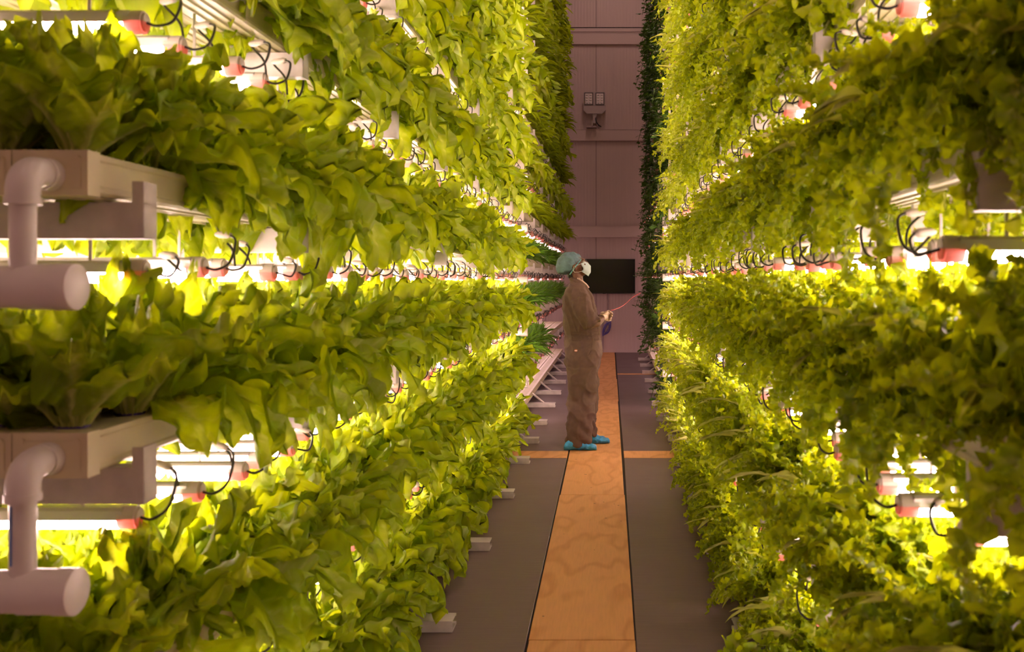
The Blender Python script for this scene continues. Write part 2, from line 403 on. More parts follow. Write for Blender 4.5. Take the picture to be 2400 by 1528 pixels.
# ------------------------------------------------------------------ racks
PITCH = 0.515
ORD = ['lowest', 'second', 'third', 'fourth', 'fifth', 'sixth', 'seventh', 'eighth', 'ninth', 'tenth', 'eleventh', 'twelfth']
KS = list(range(-3, 9))
SIDE = {
    'L': dict(s=-1, off=0.0, led=0.94, plate=0.91, gut=0.96, foot=0.675, y0=1.72, y1=9.25, y2=9.85, y3=17.8, post=1.32, name='rack behind the worker'),
    'R': dict(s=1, off=0.03, led=0.592, plate=0.575, gut=0.632, foot=0.50, y0=1.28, y1=10.0, y2=10.6, y3=17.8, post=0.99, name='rack the worker faces'),
}
def Lz(side, k): return EYE + SIDE[side]['off'] + PITCH*k
FRAMES = {'L': [1.82, 2.75, 3.93, 5.11, 6.33, 7.52, 8.45, 9.52, 10.85, 12.06, 13.3, 14.5, 15.7, 16.9],
          'R': [1.48, 2.68, 3.88, 5.03, 6.25, 7.42, 8.57, 9.8, 11.0, 12.2, 13.5, 14.7, 15.9, 17.1]}
for sd, P in SIDE.items():
    s = P['s']
    lab = {'L': 'white steel growing rack behind the worker, with floor feet and crossbeams',
           'R': 'white steel growing rack the worker faces, with floor feet and crossbeams'}[sd]
    rack = tag(empty('growing_rack', (s*P['post'], 3.0, 0)), lab, 'rack')
    top = Lz(sd, 8)+.25
    def chan(x0, x1, z0, z1, d, t=.004):   # C channel along X, web facing the camera
        m = MB(); m.box(x0, x1, 0, t, z0, z1); m.box(x0, x1, t, d, z1-t, z1); m.box(x0, x1, t, d, z0, z0+t)
        m.box(x0, x1, d-t, d, z0, z0+.012); m.box(x0, x1, d-t, d, z1-.012, z1)
        return m
    xa, xb = sorted((s*P['plate'], s*(P['plate']+.92)))
    m = chan(xa, xb, .079, .150, .045)
    px0, px1 = sorted((s*P['plate'], s*(P['plate']+.004)))
    m.box(px0, px1, -.002, .05, .079, .190)                      # end plate that stops the gutters
    fx0, fx1 = sorted((s*P['plate'], s*(P['plate']+.022)))
    m.box(fx0, fx1, -.003, .0, .079, .190)
    beam_me = m.mesh('crossbeam', M['steel'])
    xa, xb = sorted((s*P['foot'], s*(P['plate']+.92)))
    foot_me = chan(xa, xb, 0.0, .047, .10).mesh('foot', M['steel'])
    m = MB(); hw = .025
    m.box(s*P['post']-hw, s*P['post']+hw, .0, .04, .047, top); post_me = m.mesh('post', M['steel'])
    m = MB(); a = Vector((s*(P['foot']+.13), .05, .045)); c = Vector((s*(P['foot']+.27), .05, .16))
    m.tube([a, c], .012, 4); brace_me = m.mesh('brace', M['steel'])
    for y in FRAMES[sd]:
        sh = 0.0 if (sd == 'L' or y < 9) else -.05
        obj('foot', foot_me, rack, (-s*P['post']+sh, y-3.0, 0.002))
        obj('post', post_me, rack, (-s*P['post'], y+.046-3.0, 0))
        obj('brace', brace_me, rack, (-s*P['post']+sh, y-3.0, 0))
        for k in KS[1:]:
            obj('crossbeam', beam_me, rack, (-s*P['post'], y-3.0, Lz(sd, k)))

RK = {'L': 'rack behind worker', 'R': 'rack worker faces'}
# gutters
GW, GH = 0.131, 0.076
def gutter_profile():
    h = GW/2
    p = [(-h, .006), (-h+.006, 0)]
    for c in (-.03, 0.0, .03):       # ribs under the gutter
        p += [(c-.008, 0), (c-.006, -.005), (c+.006, -.005), (c+.008, 0)]
    p += [(h-.006, 0), (h, .006), (h, .014), (h-.003, .018), (h-.003, GH-.014), (h, GH-.010), (h, GH),
          (-h, GH), (-h, GH-.010), (-h+.003, GH-.014), (-h+.003, .018), (-h, .014)]
    return p
GP = gutter_profile()
_gc = {}
def gutter_mesh(L, slotted=False):
    key = (round(L, 3), slotted)
    if key in _gc: return _gc[key]
    m = MB()
    if not slotted:
        m.prism(GP, 0, L, 'Y')
    else:
        h = GW/2
        m.box(-h, -h+.004, 0, L, 0, GH); m.box(h-.004, h, 0, L, 0, GH); m.box(-h, h, 0, L, 0, .004, 1); m.box(-h+.028, h-.028, 0, L, GH-.020, GH-.016, 1)  # dark floor and inner sheet colour in the shade under the slots
        m.box(-h, -h+.03, 0, L, GH-.004, GH); m.box(h-.03, h, 0, L, GH-.004, GH)
        y = 0.0
        while y < L:
            m.box(-h+.03, h-.03, y, y+.048, GH-.005, GH-.001); y += .085
    _gc[key] = m.mesh('gutter_channel', [M['gutter'], M['dark']] if slotted else M['gutter'])
    return _gc[key]
capm = MB(); h = GW/2+.003
capm.box(-h, h, -.012, .03, -.004, GH+.003); capm.box(-h+.012, h-.012, -.014, -.010, .010, GH-.012)
for cx in (-.05, .05): capm.tube([(cx, -.010, GH-.012), (cx, -.016, GH-.012)], .005, 8)
cap_me = capm.mesh('gutter_cap', M['gutter'])
GX = {sd: [P['s']*(P['gut']+GW/2+.139*i) for i in range(5)] for sd, P in SIDE.items()}
for sd, P in SIDE.items():
    for k in KS:
        zt = Lz(sd, k)
        for g in range(5):
            for si, (ya, yb) in enumerate(((P['y0'], P['y1']), (P['y2'], P['y3']))):
                if g > 2 and k > 1: continue
                slotted = si == 1 and (k == -3 or k == -2 and sd == 'L')
                if k == -3 and g > 2: continue
                me = gutter_mesh(yb-ya, slotted)
                o = empty('hydroponic_gutter', (GX[sd][g], ya, zt+.157))
                where = ('aisle-side' if g == 0 else 'inner')
                if slotted: lab = 'slotted white channel, %s, %s tier, far half of the %s' % (where, ORD[k+3], P['name'])
                else: lab = 'white gutter, %s, %s tier, %s half of the %s' % (where, ORD[k+3], ('near', 'far')[si], P['name'])
                tag(o, lab, 'gutter', lab if where == 'inner' else 'gutters of the %s' % P['name'])
                if where == 'inner': o['group'] = 'inner gutters, %s tier, %s half of the %s' % (ORD[k+3], ('near', 'far')[si], P['name'])
                obj('channel', me, o)
                if si == 0: obj('end_cap', cap_me, o, (0, 0, 0))

# drain pipework at the near end of the left rack, and collector pipes where each rack's first half ends
def arc(c, a, b, r, n=7):
    """quarter bend from c+? : points from direction a to direction b around corner c with radius r"""
    c = Vector(c); a = Vector(a).normalized(); b = Vector(b).normalized(); o = c+a*r+b*r
    return [o - b*r*math.cos(t) - a*r*math.sin(t) for t in [PI/2*i/n for i in range(n+1)]]
def drain(zg, zm, xg, ycap, ym, xend, label, blue=False):
    root = tag(empty('drain_pipework', (xg, ym, zm)), label, 'pipework', 'drain pipework at the near end')
    def P_(x, y, z): return (x-xg, y-ym, z-zm)
    m = MB(); m.tube([P_(xg, ycap, zg), P_(xg, ycap-.045, zg)], .0225, 20)
    m.tube([P_(xg, ycap, zg), P_(xg, ycap-.018, zg)], .030, 20)
    obj('inlet_pipe', smooth_mesh(m.mesh('inlet_pipe', M['pvc'])), root)
    m = MB(); corner = P_(xg, ym, zg)
    pts = arc(corner, (0, 1, 0), (0, 0, -1), .034)
    m.tube([P_(xg, ym+.062, zg)]+pts+[P_(xg, ym, zg-.058)], .0275, 20)
    m.tube([P_(xg, ym+.064, zg), P_(xg, ym+.050, zg)], .0295, 20)
    m.tube([P_(xg, ym, zg-.060), P_(xg, ym, zg-.046)], .0295, 20)
    obj('elbow', smooth_mesh(m.mesh('elbow', M['pvc'])), root)
    m = MB(); m.tube([P_(xg, ym, zg-.04), P_(xg, ym, zm+.03)], .0215, 20)
    dp = obj('down_pipe', smooth_mesh(m.mesh('down_pipe', M['pvc'])), root)
    if blue:
        m = MB(); m.box(-.009, -.006, -.0222, -.0208, zm+.05-zm, zg-.065-zm); obj('printed_line', m.mesh('printed_line', M['blue_line']), root)
    m = MB(); m.tube([P_(xend-.085, ym, zm), P_(xend-1.0, ym, zm)], .0365, 24)
    obj('collector_pipe', smooth_mesh(m.mesh('collector_pipe', M['pvc'])), root)
    m = MB(); m.tube([P_(xend-.035, ym, zm), P_(xend-.002, ym, zm), P_(xend, ym, zm)], [.0405, .0405, .038], 28)
    m.tube([P_(xend-.095, ym, zm), P_(xend-.036, ym, zm)], .0392, 28)
    obj('pipe_cap', smooth_mesh(m.mesh('pipe_cap', M['pvc'])), root)
XG = GX['L'][0]
drain(Lz('L', 0)+.19, EYE-.013, XG, 1.71, 1.63, -.93, 'white drain pipe with elbow and capped collector beside the upper gutter end')
drain(Lz('L', -1)+.19, EYE-.542, XG, 1.71, 1.63, -.93, 'white drain pipe with blue line and capped collector beside the lower gutter end', True)
for sd, P in SIDE.items():
    s = P['s']; ym = P['y1']+.10
    m = MB(); x0 = s*(P['gut']-.10)
    m.tube([(0, 0, 0), (s*.75, 0, 0)], .036, 14); me1 = smooth_mesh(m.mesh('collector', M['pvc']))
    m = MB(); m.tube([(0, 0, 0), (s*.07, 0, 0)], .041, 16); me2 = smooth_mesh(m.mesh('collector_end', M['pvc']))
    m = MB(); m.tube([(s*.165, 0, .02), (s*.165, 0, .20), (s*.165, -.09, .20)], .021, 10); me3 = smooth_mesh(m.mesh('riser', M['pvc']))
    for k in KS[1:]:
        o = empty('collector_pipe', (x0, ym, Lz(sd, k)-.01))
        tag(o, 'white capped collector pipe, %s tier, halfway along %s' % (ORD[k+3], RK[sd]), 'pipe', 'collector pipes halfway along the racks')
        obj('pipe', me1, o); obj('pipe_cap', me2, o, (-s*.004, 0, 0)); obj('riser_pipe', me3, o)

# ------------------------------------------------------------------ LED bars
def bar_parts():
    m = MB()
    prof = [(-.019, .020), (.019, .020), (.019, .040), (.013, .046), (-.013, .046), (-.019, .040)]
    m.prism(prof, -.86, -.030, 'X'); hous = m.mesh('housing', M['housing'])
    m = MB(); n = 8
    prof = [(.019*math.cos(PI+PI*i/n), .020+.021*math.sin(PI+PI*i/n)) for i in range(n+1)]
    m.prism(prof, -.86, -.040, 'X'); lens = m.mesh('diffuser', M['led'], True)
    m = MB()
    full = [(.021*math.cos(2*PI*i/16), .023+(.024 if math.sin(2*PI*i/16) > 0 else .024)*math.sin(2*PI*i/16)) for i in range(16)]
    lo = [q for q in full if q[1] < .0232]; hi = [q for q in full if q[1] > .0228]
    lo = [(.021*math.cos(PI+PI*i/10), .024+.025*math.sin(PI+PI*i/10)) for i in range(11)]
    hi = [(.0205*math.cos(PI*i/10), .024+.024*math.sin(PI*i/10)) for i in range(11)]
    for pr_, mi in ((lo, 0), (hi, 1)):
        m.prism(pr_, -.040, -.005, 'X', mi); m.prism([(a*.8, .024+(b_-.024)*.8) for a, b_ in pr_], -.006, 0, 'X', mi)
    cap = m.mesh('end_cap', [M['cap'], M['connector']])
    m = MB()
    m.box(-.123, -.117, -.002, .002, .044, .155)
    hang = m.mesh('hanger', M['steel'])
    cabs = []
    for v in range(4):
        rr = random.Random(v+3)
        L = .20
        m = MB(); out = rr.uniform(.028, .05); up = rr.uniform(-.02, .05)
        p = [Vector((0, 0, .023)), Vector((out*.5, .005, .018)), Vector((out, .03, .02+up*.5)), Vector((out*.95, .07, .055+up)), Vector((out*.35, .095, .07+up))]
        # smooth by Catmull-Rom
        def cr(p, n=5):
            q = []
            for i in range(len(p)-1):
                a, b_, c, d = p[max(i-1, 0)], p[i], p[i+1], p[min(i+2, len(p)-1)]
                for j in range(n):
                    t = j/n
                    q.append(.5*((2*b_)+(c-a)*t+(2*a-5*b_+4*c-d)*t*t+(3*b_-a-3*c+d)*t**3))
            q.append(p[-1]); return q
        m.tube(cr(p), .0031, 6, 0, False)
        e = p[-1]
        q = [e+Vector((-.045, .035, .004)), e+Vector((-.05, .06, .0)), e+Vector((-.03, .09, -.03)), Vector((-.02, .215, .03))]
        m.tube(cr(q), .0031, 6, 0, False)
        cab = m.mesh('cable', M['rubber'], True)
        m = MB(); a = e+Vector((.005, -.004, 0)); c = e+Vector((-.048, .037, .004)); mid = (a+c)/2
        m.tube([a, a.lerp(mid, .45), mid, c.lerp(mid, .45), c], [.005, .0085, .0085, .0085, .005], 8)
        con = m.mesh('connector', M['connector'], True)
        cabs.append((cab, con))
    return hous, lens, cap, hang, cabs
HOUS, LENS, CAPM, HANG, CABS = bar_parts()
LENS_DIM = LENS.copy(); LENS_DIM.materials.clear(); LENS_DIM.materials.append(M['led_dim'])
LENS_OFF = LENS.copy(); LENS_OFF.materials.clear(); LENS_OFF.materials.append(M['led_off'])
def inview(x, y, z, mx=250, my=250):
    px = VX + x/y*F; py = VY-(z-EYE)/y*F
    return -mx < px < 2400+mx and -my < py < 1528+my
bars = []
for sd, P in SIDE.items():
    for k in KS[1:]+[9]:
        z = Lz(sd, k)
        y = {'L': 1.92, 'R': 1.68}[sd]+rng.uniform(0, .08)
        while y < P['y3']:
            gap = P['y1']-.05 < y < P['y2']+.05
            if not gap and inview(P['s']*P['led'], y, z, 500, 500):
                sec = 0 if y < P['y1'] else 1
                state = 'on'
                if sec == 1: state = 'off' if k >= 3 else 'dim'
                if sec == 0 and k >= 6: state = 'on'
                bars.append((sd, k, y+rng.uniform(-.02, .02), z+rng.uniform(-.006, .006), P['s']*(P['led']+rng.uniform(-.015, .055)), state))
            y += .205
def score(bx, y): return y
bars.sort(key=lambda t: t[2])
def vis(t): return inview(t[4], t[2], t[3], 40, 40)
ind = [t for t in bars if vis(t)][:300]
indset = set(id(t) for t in ind)
def stretch(y):
    return 'nearest stretch' if y < 2.7 else ('near stretch' if y < 4.6 else ('middle stretch' if y < 7 else ('stretch beside the worker' if y < 10.3 else 'far stretch')))
NTH = ['', 'first', 'second', 'third', 'fourth', 'fifth', 'sixth', 'seventh', 'eighth', 'ninth', 'tenth', 'eleventh', 'twelfth', 'thirteenth', 'fourteenth', 'fifteenth', 'sixteenth', 'seventeenth', 'eighteenth', 'nineteenth', 'twentieth']
RK = {'L': 'rack behind worker', 'R': 'rack worker faces'}
def place(n, y): return '%s in view from near end' % NTH[n] if n < len(NTH) else 'in '+stretch(y)
cnt = {}
for t in ind:
    sd, k, y, z, x, st = t
    rz = 0 if sd == 'L' else PI
    # on the right rack the bar turns about, so mirror the cable run by a negative Y scale
    o = empty('led_grow_bar', (x, y, z), rz)
    if sd == 'R': o.scale = (1, -1, 1)
    cnt[(sd, k)] = cnt.get((sd, k), 0)+1
    where = place(cnt[(sd, k)], y)+', over %s tier, %s' % (ORD[min(k+2, 11)], RK[sd])
    tag(o, ('salmon-capped' if st != 'off' else 'unlit')+' grow bar '+where, 'grow light', 'grow bars '+where)
    obj('housing', HOUS, o); obj('diffuser', LENS if st == 'on' else (LENS_DIM if st == 'dim' else LENS_OFF), o)
    obj('end_cap', CAPM, o); obj('hanger', HANG, o)
    cb, cn = random.choice(CABS)
    c = obj('cable', cb, o); obj('connector', cn, c)

def np_of(me):
    n = len(me.vertices); co = np.empty(n*3, np.float32); me.vertices.foreach_get('co', co); co = co.reshape(-1, 3)
    me.calc_loop_triangles(); nt_ = len(me.loop_triangles); tr = np.empty(nt_*3, np.int32); me.loop_triangles.foreach_get('vertices', tr)
    return co, tr.reshape(-1, 3)
def np_mesh(name, V, T, MI, mats, tint=None, smooth=False):
    me = bpy.data.meshes.new(name)
    me.vertices.add(len(V)); me.vertices.foreach_set('co', V.astype(np.float32).ravel())
    me.loops.add(len(T)*3); me.loops.foreach_set('vertex_index', T.astype(np.int32).ravel())
    me.polygons.add(len(T)); me.polygons.foreach_set('loop_start', np.arange(0, len(T)*3, 3, dtype=np.int32))
    for m in mats: me.materials.append(m)
    if MI is not None: me.polygons.foreach_set('material_index', MI.astype(np.int32))
    if smooth: me.polygons.foreach_set('use_smooth', np.ones(len(T), bool))
    me.update(calc_edges=True)
    if tint is not None:
        a = me.attributes.new('tint', 'FLOAT_COLOR', 'POINT'); c = np.ones((len(V), 4), np.float32); c[:, :3] = tint
        a.data.foreach_set('color', c.ravel())
    me.validate()
    return me
_f = MB(); _f.tube([(0, 0, .023), (.03, .02, .02), (.036, .05, .06), (.012, .09, .09), (-.03, .14, .04), (-.02, .2, .03)], .0031, 4, 0, False); FARC = _f.mesh('far_cable', M['rubber'], True)
rest = [t for t in bars if id(t) not in indset]
for sd in ('L', 'R'):
    VV, TT, MM, n0 = [], [], [], 0
    for t in rest:
        if t[0] != sd: continue
        cb, cn = random.choice(CABS)
        near = vis(t)
        parts = [(HOUS, 0), (LENS, {'on': 1, 'dim': 2, 'off': 3}[t[5]])]
        if near: parts += [(CAPM, 4)]+([(FARC, 5)] if t[2] > 4.0 else [(cb, 5), (cn, 6)])
        for me, mi in parts:
            co, tr = np_of(me)
            co = co.copy()
            if sd == 'R': co[:, 0] *= -1
            co += np.array([t[4], t[2], t[3]], np.float32)
            VV.append(co); TT.append(tr+n0 if sd == 'L' else tr[:, ::-1]+n0); MM.append(np.full(len(tr), mi)); n0 += len(co)
    if VV:
        me = np_mesh('far_bars', np.concatenate(VV), np.concatenate(TT), np.concatenate(MM), [M['housing'], M['led'], M['led_dim'], M['led_off'], M['cap'], M['rubber'], M['connector']])
        tag(obj('led_grow_bars', me), 'tiny distant grow bars with looped cables all up the %s' % SIDE[sd]['name'], 'grow lights', None, 'stuff')

# ------------------------------------------------------------------ plants
def curly_leaf(nt_, nu, seed, e0, droop, length, width):
    """a pale rib that carries many small crimped leaflets; nt_ leaflets, nu cells across each"""
    r = np.random.default_rng(seed)
    tt = np.linspace(0, 1, 40); ee = e0-droop*tt**1.35
    cx = np.concatenate([[0], np.cumsum((np.cos(ee[1:])+np.cos(ee[:-1]))/2)])/39*length
    cz = np.concatenate([[0], np.cumsum((np.sin(ee[1:])+np.sin(ee[:-1]))/2)])/39*length
    VV, TT, CC, n0 = [], [], [], 0
    shade = r.uniform(.1, .75)
    # rib
    q = np.linspace(0, 1, 9); w_ = .0085*(1-.75*q)
    px, pz, pe = np.interp(q, tt, cx), np.interp(q, tt, cz), np.interp(q, tt, ee)
    prof = [(-1, .15), (0, -.5), (1, .15)]
    V = np.array([[px[i]-h_*w_[i]*math.sin(pe[i]), a*w_[i], pz[i]+h_*w_[i]*math.cos(pe[i])] for i in range(9) for a, h_ in prof])
    T = []
    for i in range(8):
        for j in range(2):
            a, b_, c, d = i*3+j, i*3+3+j, i*3+4+j, i*3+1+j; T += [(a, b_, c), (a, c, d)]
    VV.append(V); TT.append(np.array(T)); CC.append(np.stack([np.repeat(1.0-.5*q, 3), np.full(27, .6), np.repeat(q, 3)], -1)); n0 = 27
    gu = np.linspace(-1, 1, nu+1); gv = np.linspace(0, 1, nu+1); A_, B_ = np.meshgrid(gv, gu, indexing='ij')
    idx = np.arange((nu+1)**2).reshape(nu+1, nu+1)
    a, b_, c, d = idx[:-1, :-1].ravel(), idx[1:, :-1].ravel(), idx[1:, 1:].ravel(), idx[:-1, 1:].ravel()
    TL = np.concatenate([np.stack([a, b_, c], 1), np.stack([a, c, d], 1)])
    for i in range(nt_):
        t = min(1.0, .26+.76*(i+.5)/nt_); sd_ = (1 if i % 2 else -1)
        e = np.interp(t, tt, ee); o = np.array([np.interp(t, tt, cx), 0, np.interp(t, tt, cz)])
        size = width*r.uniform(.75, 1.25)*(.65+.5*math.sin(PI*min(1, t*1.0)))
        tip = t > .93
        yaw = sd_*r.uniform(.5, 1.35) if not tip else r.uniform(-.5, .5)
        F_ = np.array([math.cos(e), 0, math.sin(e)]); N_ = np.array([-math.sin(e), 0, math.cos(e)]); L_ = np.array([0, 1.0, 0])
        d1 = F_*math.cos(yaw)+L_*math.sin(yaw)+N_*r.uniform(-.45, .55); d1 /= np.linalg.norm(d1)
        s1 = np.cross(N_, d1)+N_*r.uniform(-.7, .7); s1 -= d1*(s1@d1); s1 /= np.linalg.norm(s1); n1 = np.cross(d1, s1)
        ph = r.uniform(0, 2*PI, 6)
        wd = (.22+.95*A_**.8)
        edge = np.maximum(np.abs(B_), A_**2)
        ang = np.arctan2(B_, A_-.1)
        fr = min(5.5, nu*.95)
        hgt = size*(.30*edge**1.5*np.sin(fr*ang+ph[0])+.22*edge**2*np.sin(fr*1.7*ang+ph[1])+.12*np.sin(7*A_+5*B_+ph[2])+.15*A_**2*math.sin(ph[3]))
        fwd = size*(A_*(1.25-.30*B_**2)+.16*edge**2*np.sin(fr*1.35*ang+ph[4])); lat = size*B_*wd*.72*(1+.12*np.sin(9*A_+ph[5]))
        P_ = o+fwd[..., None]*d1+lat[..., None]*s1+hgt[..., None]*n1
        VV.append(P_.reshape(-1, 3)); TT.append(TL+n0); n0 += (nu+1)**2
        rb = np.exp(-(B_/.3)**2)*np.clip(.75-A_, 0, 1)
        CC.append(np.stack([rb, np.clip(shade+.22*edge+r.uniform(-.12, .12), 0, 1), A_], -1).reshape(-1, 3))
    return np.concatenate(VV), np.concatenate(TT), np.concatenate(CC)
def leaf_arrays(kind, nt_, nu, seed, e0, droop, length, width):
    if kind == 'curly': return curly_leaf(nt_, nu, seed, e0, droop, length, width)
    r = np.random.default_rng(seed)
    if kind == 'stem': nt_, nu = 22, 4
    t = np.linspace(0, 1, nt_+1)**.92; u = np.linspace(-1, 1, nu+1)
    side0 = np.cumsum(np.concatenate([[0], r.normal(0, .10, nt_)]))*length/nt_*1.2
    #        petiole, grow, power, tip, ruffles,      amplitude, cup, lobes, crumple
    par = {'lettuce': (.20, 1.35, 1.1, .60, (5, 12, 23), .034, .22, .10, .0050),
           'curly':   (.10, 1.25, 1.4, .66, (5, 11, 21), .050, .10, .24, .0080),
           'stem':    (.42, .60, 3.0, .40, (3, 6, 10), .012, .9, .10, .0010),
           'spinach': (.10, 1.90, 1.6, .25, (3, 5, 7), .008, .30, .02, .0015),
           'basil':   (.06, 2.60, 1.6, .30, (2, 3, 4), .003, -.35, .01, .0008)}[kind]
    pet, gr, pw, tip, fq, A, cup, lob, cr = par
    bound = (2*nt_+nu)/3.6
    fq = [min(f, bound) for f in fq]
    sh = np.clip(pet+gr*t**pw, 0, 1)*(1-(1-tip)*np.clip((t-.68)/.32, 0, 1)**2)
    T, U = np.meshgrid(t, u, indexing='ij')
    au = np.abs(U)
    Te = T*(1-.30*au**2.2*T)                       # rounded front margin
    el = e0-droop*Te**1.35
    # arc positions of the bent rib, sampled at Te
    tt = np.linspace(0, 1, 60); ee = e0-droop*tt**1.35
    cx = np.concatenate([[0], np.cumsum((np.cos(ee[1:])+np.cos(ee[:-1]))/2)])/59*length
    cz = np.concatenate([[0], np.cumsum((np.sin(ee[1:])+np.sin(ee[:-1]))/2)])/59*length
    CX = np.interp(Te, tt, cx); CZ = np.interp(Te, tt, cz)
    mrg = np.clip(np.maximum(au, (T-.55)/.45), 0, 1)*np.clip(sh[:, None]*1.5-.1, 0, 1)
    phi = np.arctan2(U*1.1, T-.42)
    p = r.uniform(0, 2*PI, 12)
    wob = .5*np.sin(2*phi+p[6])+.35*np.sin(5*phi+p[7])
    s1 = np.sin(fq[0]*phi+p[0]+wob*2); s2 = np.sin(fq[1]*phi+p[1]+wob*3); s3 = np.sin(fq[2]*phi+p[2]+wob*3)
    amp = A*(length/.28)
    N = amp*(.75*mrg**1.8*s1+.55*mrg**2.6*s2+.30*mrg**4*s3)
    W = width*sh[:, None]*(1+lob*mrg*(.6*s1*0+.9*np.sin(fq[1]*phi+p[3])+.6*np.sin(fq[2]*phi+p[4])))
    N += cup*W*au**2
    lx = T*length; ly = U*W
    for j in range(5):
        a_ = p[(j*3) % 12]; k_ = 60+45*j
        N += cr/(1+.55*j)*np.sin(k_*(lx*math.cos(a_)+ly*math.sin(a_))+p[(j+5) % 12]*3)*np.clip(mrg*1.6+.15, 0, 1)
    N -= .010*np.exp(-(U/.20)**2)*(1-T)*(length/.25)
    along = amp*(.55*mrg**2.5*np.sin(fq[1]*phi+p[5])+.35*mrg**4*np.sin(fq[2]*phi+p[8]))
    tx, tz = np.cos(el), np.sin(el)
    X = CX - N*tz + along*tx; Z = CZ + N*tx + along*tz
    Y = np.interp(Te, t, side0) + U*W
    V = np.stack([X, Y, Z], -1).reshape(-1, 3)
    idx = np.arange((nt_+1)*(nu+1)).reshape(nt_+1, nu+1)
    a, b_, c, d = idx[:-1, :-1].ravel(), idx[1:, :-1].ravel(), idx[1:, 1:].ravel(), idx[:-1, 1:].ravel()
    TR = np.concatenate([np.stack([a, b_, c], 1), np.stack([a, c, d], 1)])
    rw = .15 if kind != 'stem' else .5
    rib = np.exp(-(U/rw)**2)*np.clip(1.15-T*1.0, 0, 1)*.9 + np.clip(.30-T, 0, 1)*1.8
    vein = np.exp(-((((T*7-au*2.2) % 1)-.5)/.10)**2)*(1-au)*.40
    if kind in ('lettuce', 'curly'): rib = rib+vein
    if kind == 'stem': rib = (np.clip(1.35-.8*T, 0, 1) if width < .015 else np.clip(.5-T, 0, 1))*np.ones_like(U)
    if kind in ('spinach', 'basil'): rib *= .5
    rib = np.clip(rib, 0, 1)
    col = np.stack([rib, np.full_like(rib, r.uniform(.15, .75))+.20*mrg, T], -1).reshape(-1, 3)
    return V, TR, col
def rotz(V, a):
    c, s_ = math.cos(a), math.sin(a); R = np.array([[c, s_, 0], [-s_, c, 0], [0, 0, 1]]); return V @ R
def leaf_params(kind, i, n, r):
    q = i/(n-1)
    if kind == 'lettuce':
        return dict(kind='lettuce', e0=math.radians(88-74*q+r.normal(0, 6)), droop=.2+1.75*q**1.2+r.normal(0, .12), length=.255+.085*q**.7+r.normal(0, .015), width=.058+.026*q)
    if kind == 'upright':
        return dict(kind='lettuce', e0=math.radians(88-46*q+r.normal(0, 6)), droop=.15+.75*q+r.normal(0, .1), length=.25+.01*q, width=.060+.014*q)
    if kind == 'curly':
        if i % 9 == 4: return dict(kind='stem', e0=math.radians(70-30*r.random()), droop=1.0+.9*r.random(), length=.34, width=.0085)
        return dict(kind='curly', e0=math.radians(88-70*q+r.normal(0, 12)), droop=.25+1.75*q**1.2+r.normal(0, .15), length=.17+.13*r.random()+.06*q, width=.024+.012*r.random())
    if kind == 'spinach':
        return dict(kind='spinach', e0=math.radians(85-60*q+r.normal(0, 8)), droop=.2+1.1*q+r.normal(0, .15), length=.20+.09*q+r.normal(0, .015), width=.030)
    if kind == 'fern':
        return dict(kind='stem', e0=math.radians(85-55*q+r.normal(0, 8)), droop=.3+1.3*q+r.normal(0, .15), length=.22+.09*q, width=.020)
    return dict(kind='basil', e0=0, droop=.5, length=.07, width=.024)
def plant_arrays(kind, n, nt_, nu, seed):
    r = np.random.default_rng(seed); VV, TT, CC, n0 = [], [], [], 0
    for i in range(n):
        if kind == 'basil':
            # leaves climb and hang on eight thin stems
            if i % 6 == 0:
                az = r.uniform(0, 2*PI); lean = r.uniform(.03, .15); hg = r.uniform(.10, .24)*(1 if r.random() < .7 else -1)
                ss = MB(); P0 = [Vector((lean*math.cos(az)*q**.7*(1.5 if hg < 0 else 1), lean*math.sin(az)*q**.7*(1.5 if hg < 0 else 1), (hg*q if hg > 0 else .06*math.sin(PI*q)+hg*q*q))) for q in (0, .25, .5, .75, 1)]
                ss.tube(P0, .003, 4, 0, False)
                V = np.array([tuple(p) for p in ss.v]); T = np.array([t for f in ss.f for t in ((f[0], f[1], f[2]), (f[0], f[2], f[3]))]); C = np.tile([.3, .5, .5], (len(V), 1))
                VV.append(V); TT.append(T+n0); CC.append(C); n0 += len(V)
            q = (i % 6+1)/6*.98; j = min(3, int(q*4)); base = P0[j].lerp(P0[j+1], q*4-j)
            V, T, C = leaf_arrays('basil', nt_, nu, seed*100+i, r.uniform(-.5, .7), r.uniform(.3, 1.2), r.uniform(.06, .095), r.uniform(.020, .032))
            V = rotz(V, az+r.uniform(-1.8, 1.8))+np.array(tuple(base))
        else:
            pr = leaf_params(kind, i, n, r)
            V, T, C = leaf_arrays(pr['kind'], nt_, nu, seed*100+i, pr['e0'], pr['droop'], pr['length'], pr['width'])
            V = V+np.array([.012, 0, 0]); V = rotz(V, i*2.39996+r.normal(0, .25))
        VV.append(V); TT.append(T+n0); CC.append(C); n0 += len(V)
    return np.concatenate(VV), np.concatenate(TT), np.concatenate(CC)
def plant_mesh(name, mat, *a):
    V, T, C = plant_arrays(*a)
    return np_mesh(name, V, T, None, [mat], C, True)
MATK = {'lettuce': 'lettuce', 'upright': 'lettuce', 'curly': 'curly', 'spinach': 'spinach', 'fern': 'curly', 'basil': 'basil'}
MID = {k: [plant_mesh(k, M[MATK[k]], k, n, a, b_, 40+j) for j in range(nv)] for k, n, a, b_, nv in
       (('lettuce', 20, 26, 12, 6), ('curly', 36, 15, 5, 6), ('spinach', 18, 7, 4, 4), ('basil', 46, 5, 4, 4), ('fern', 26, 10, 4, 3))}
LOW = {k: [plant_arrays(k, n, a, b_, 70+j) for j in range(nv)] for k, n, a, b_, nv in
       (('lettuce', 15, 8, 4, 6), ('curly', 18, 9, 2, 6), ('spinach', 14, 5, 2, 3), ('basil', 30, 4, 2, 3), ('fern', 20, 7, 2, 3))}
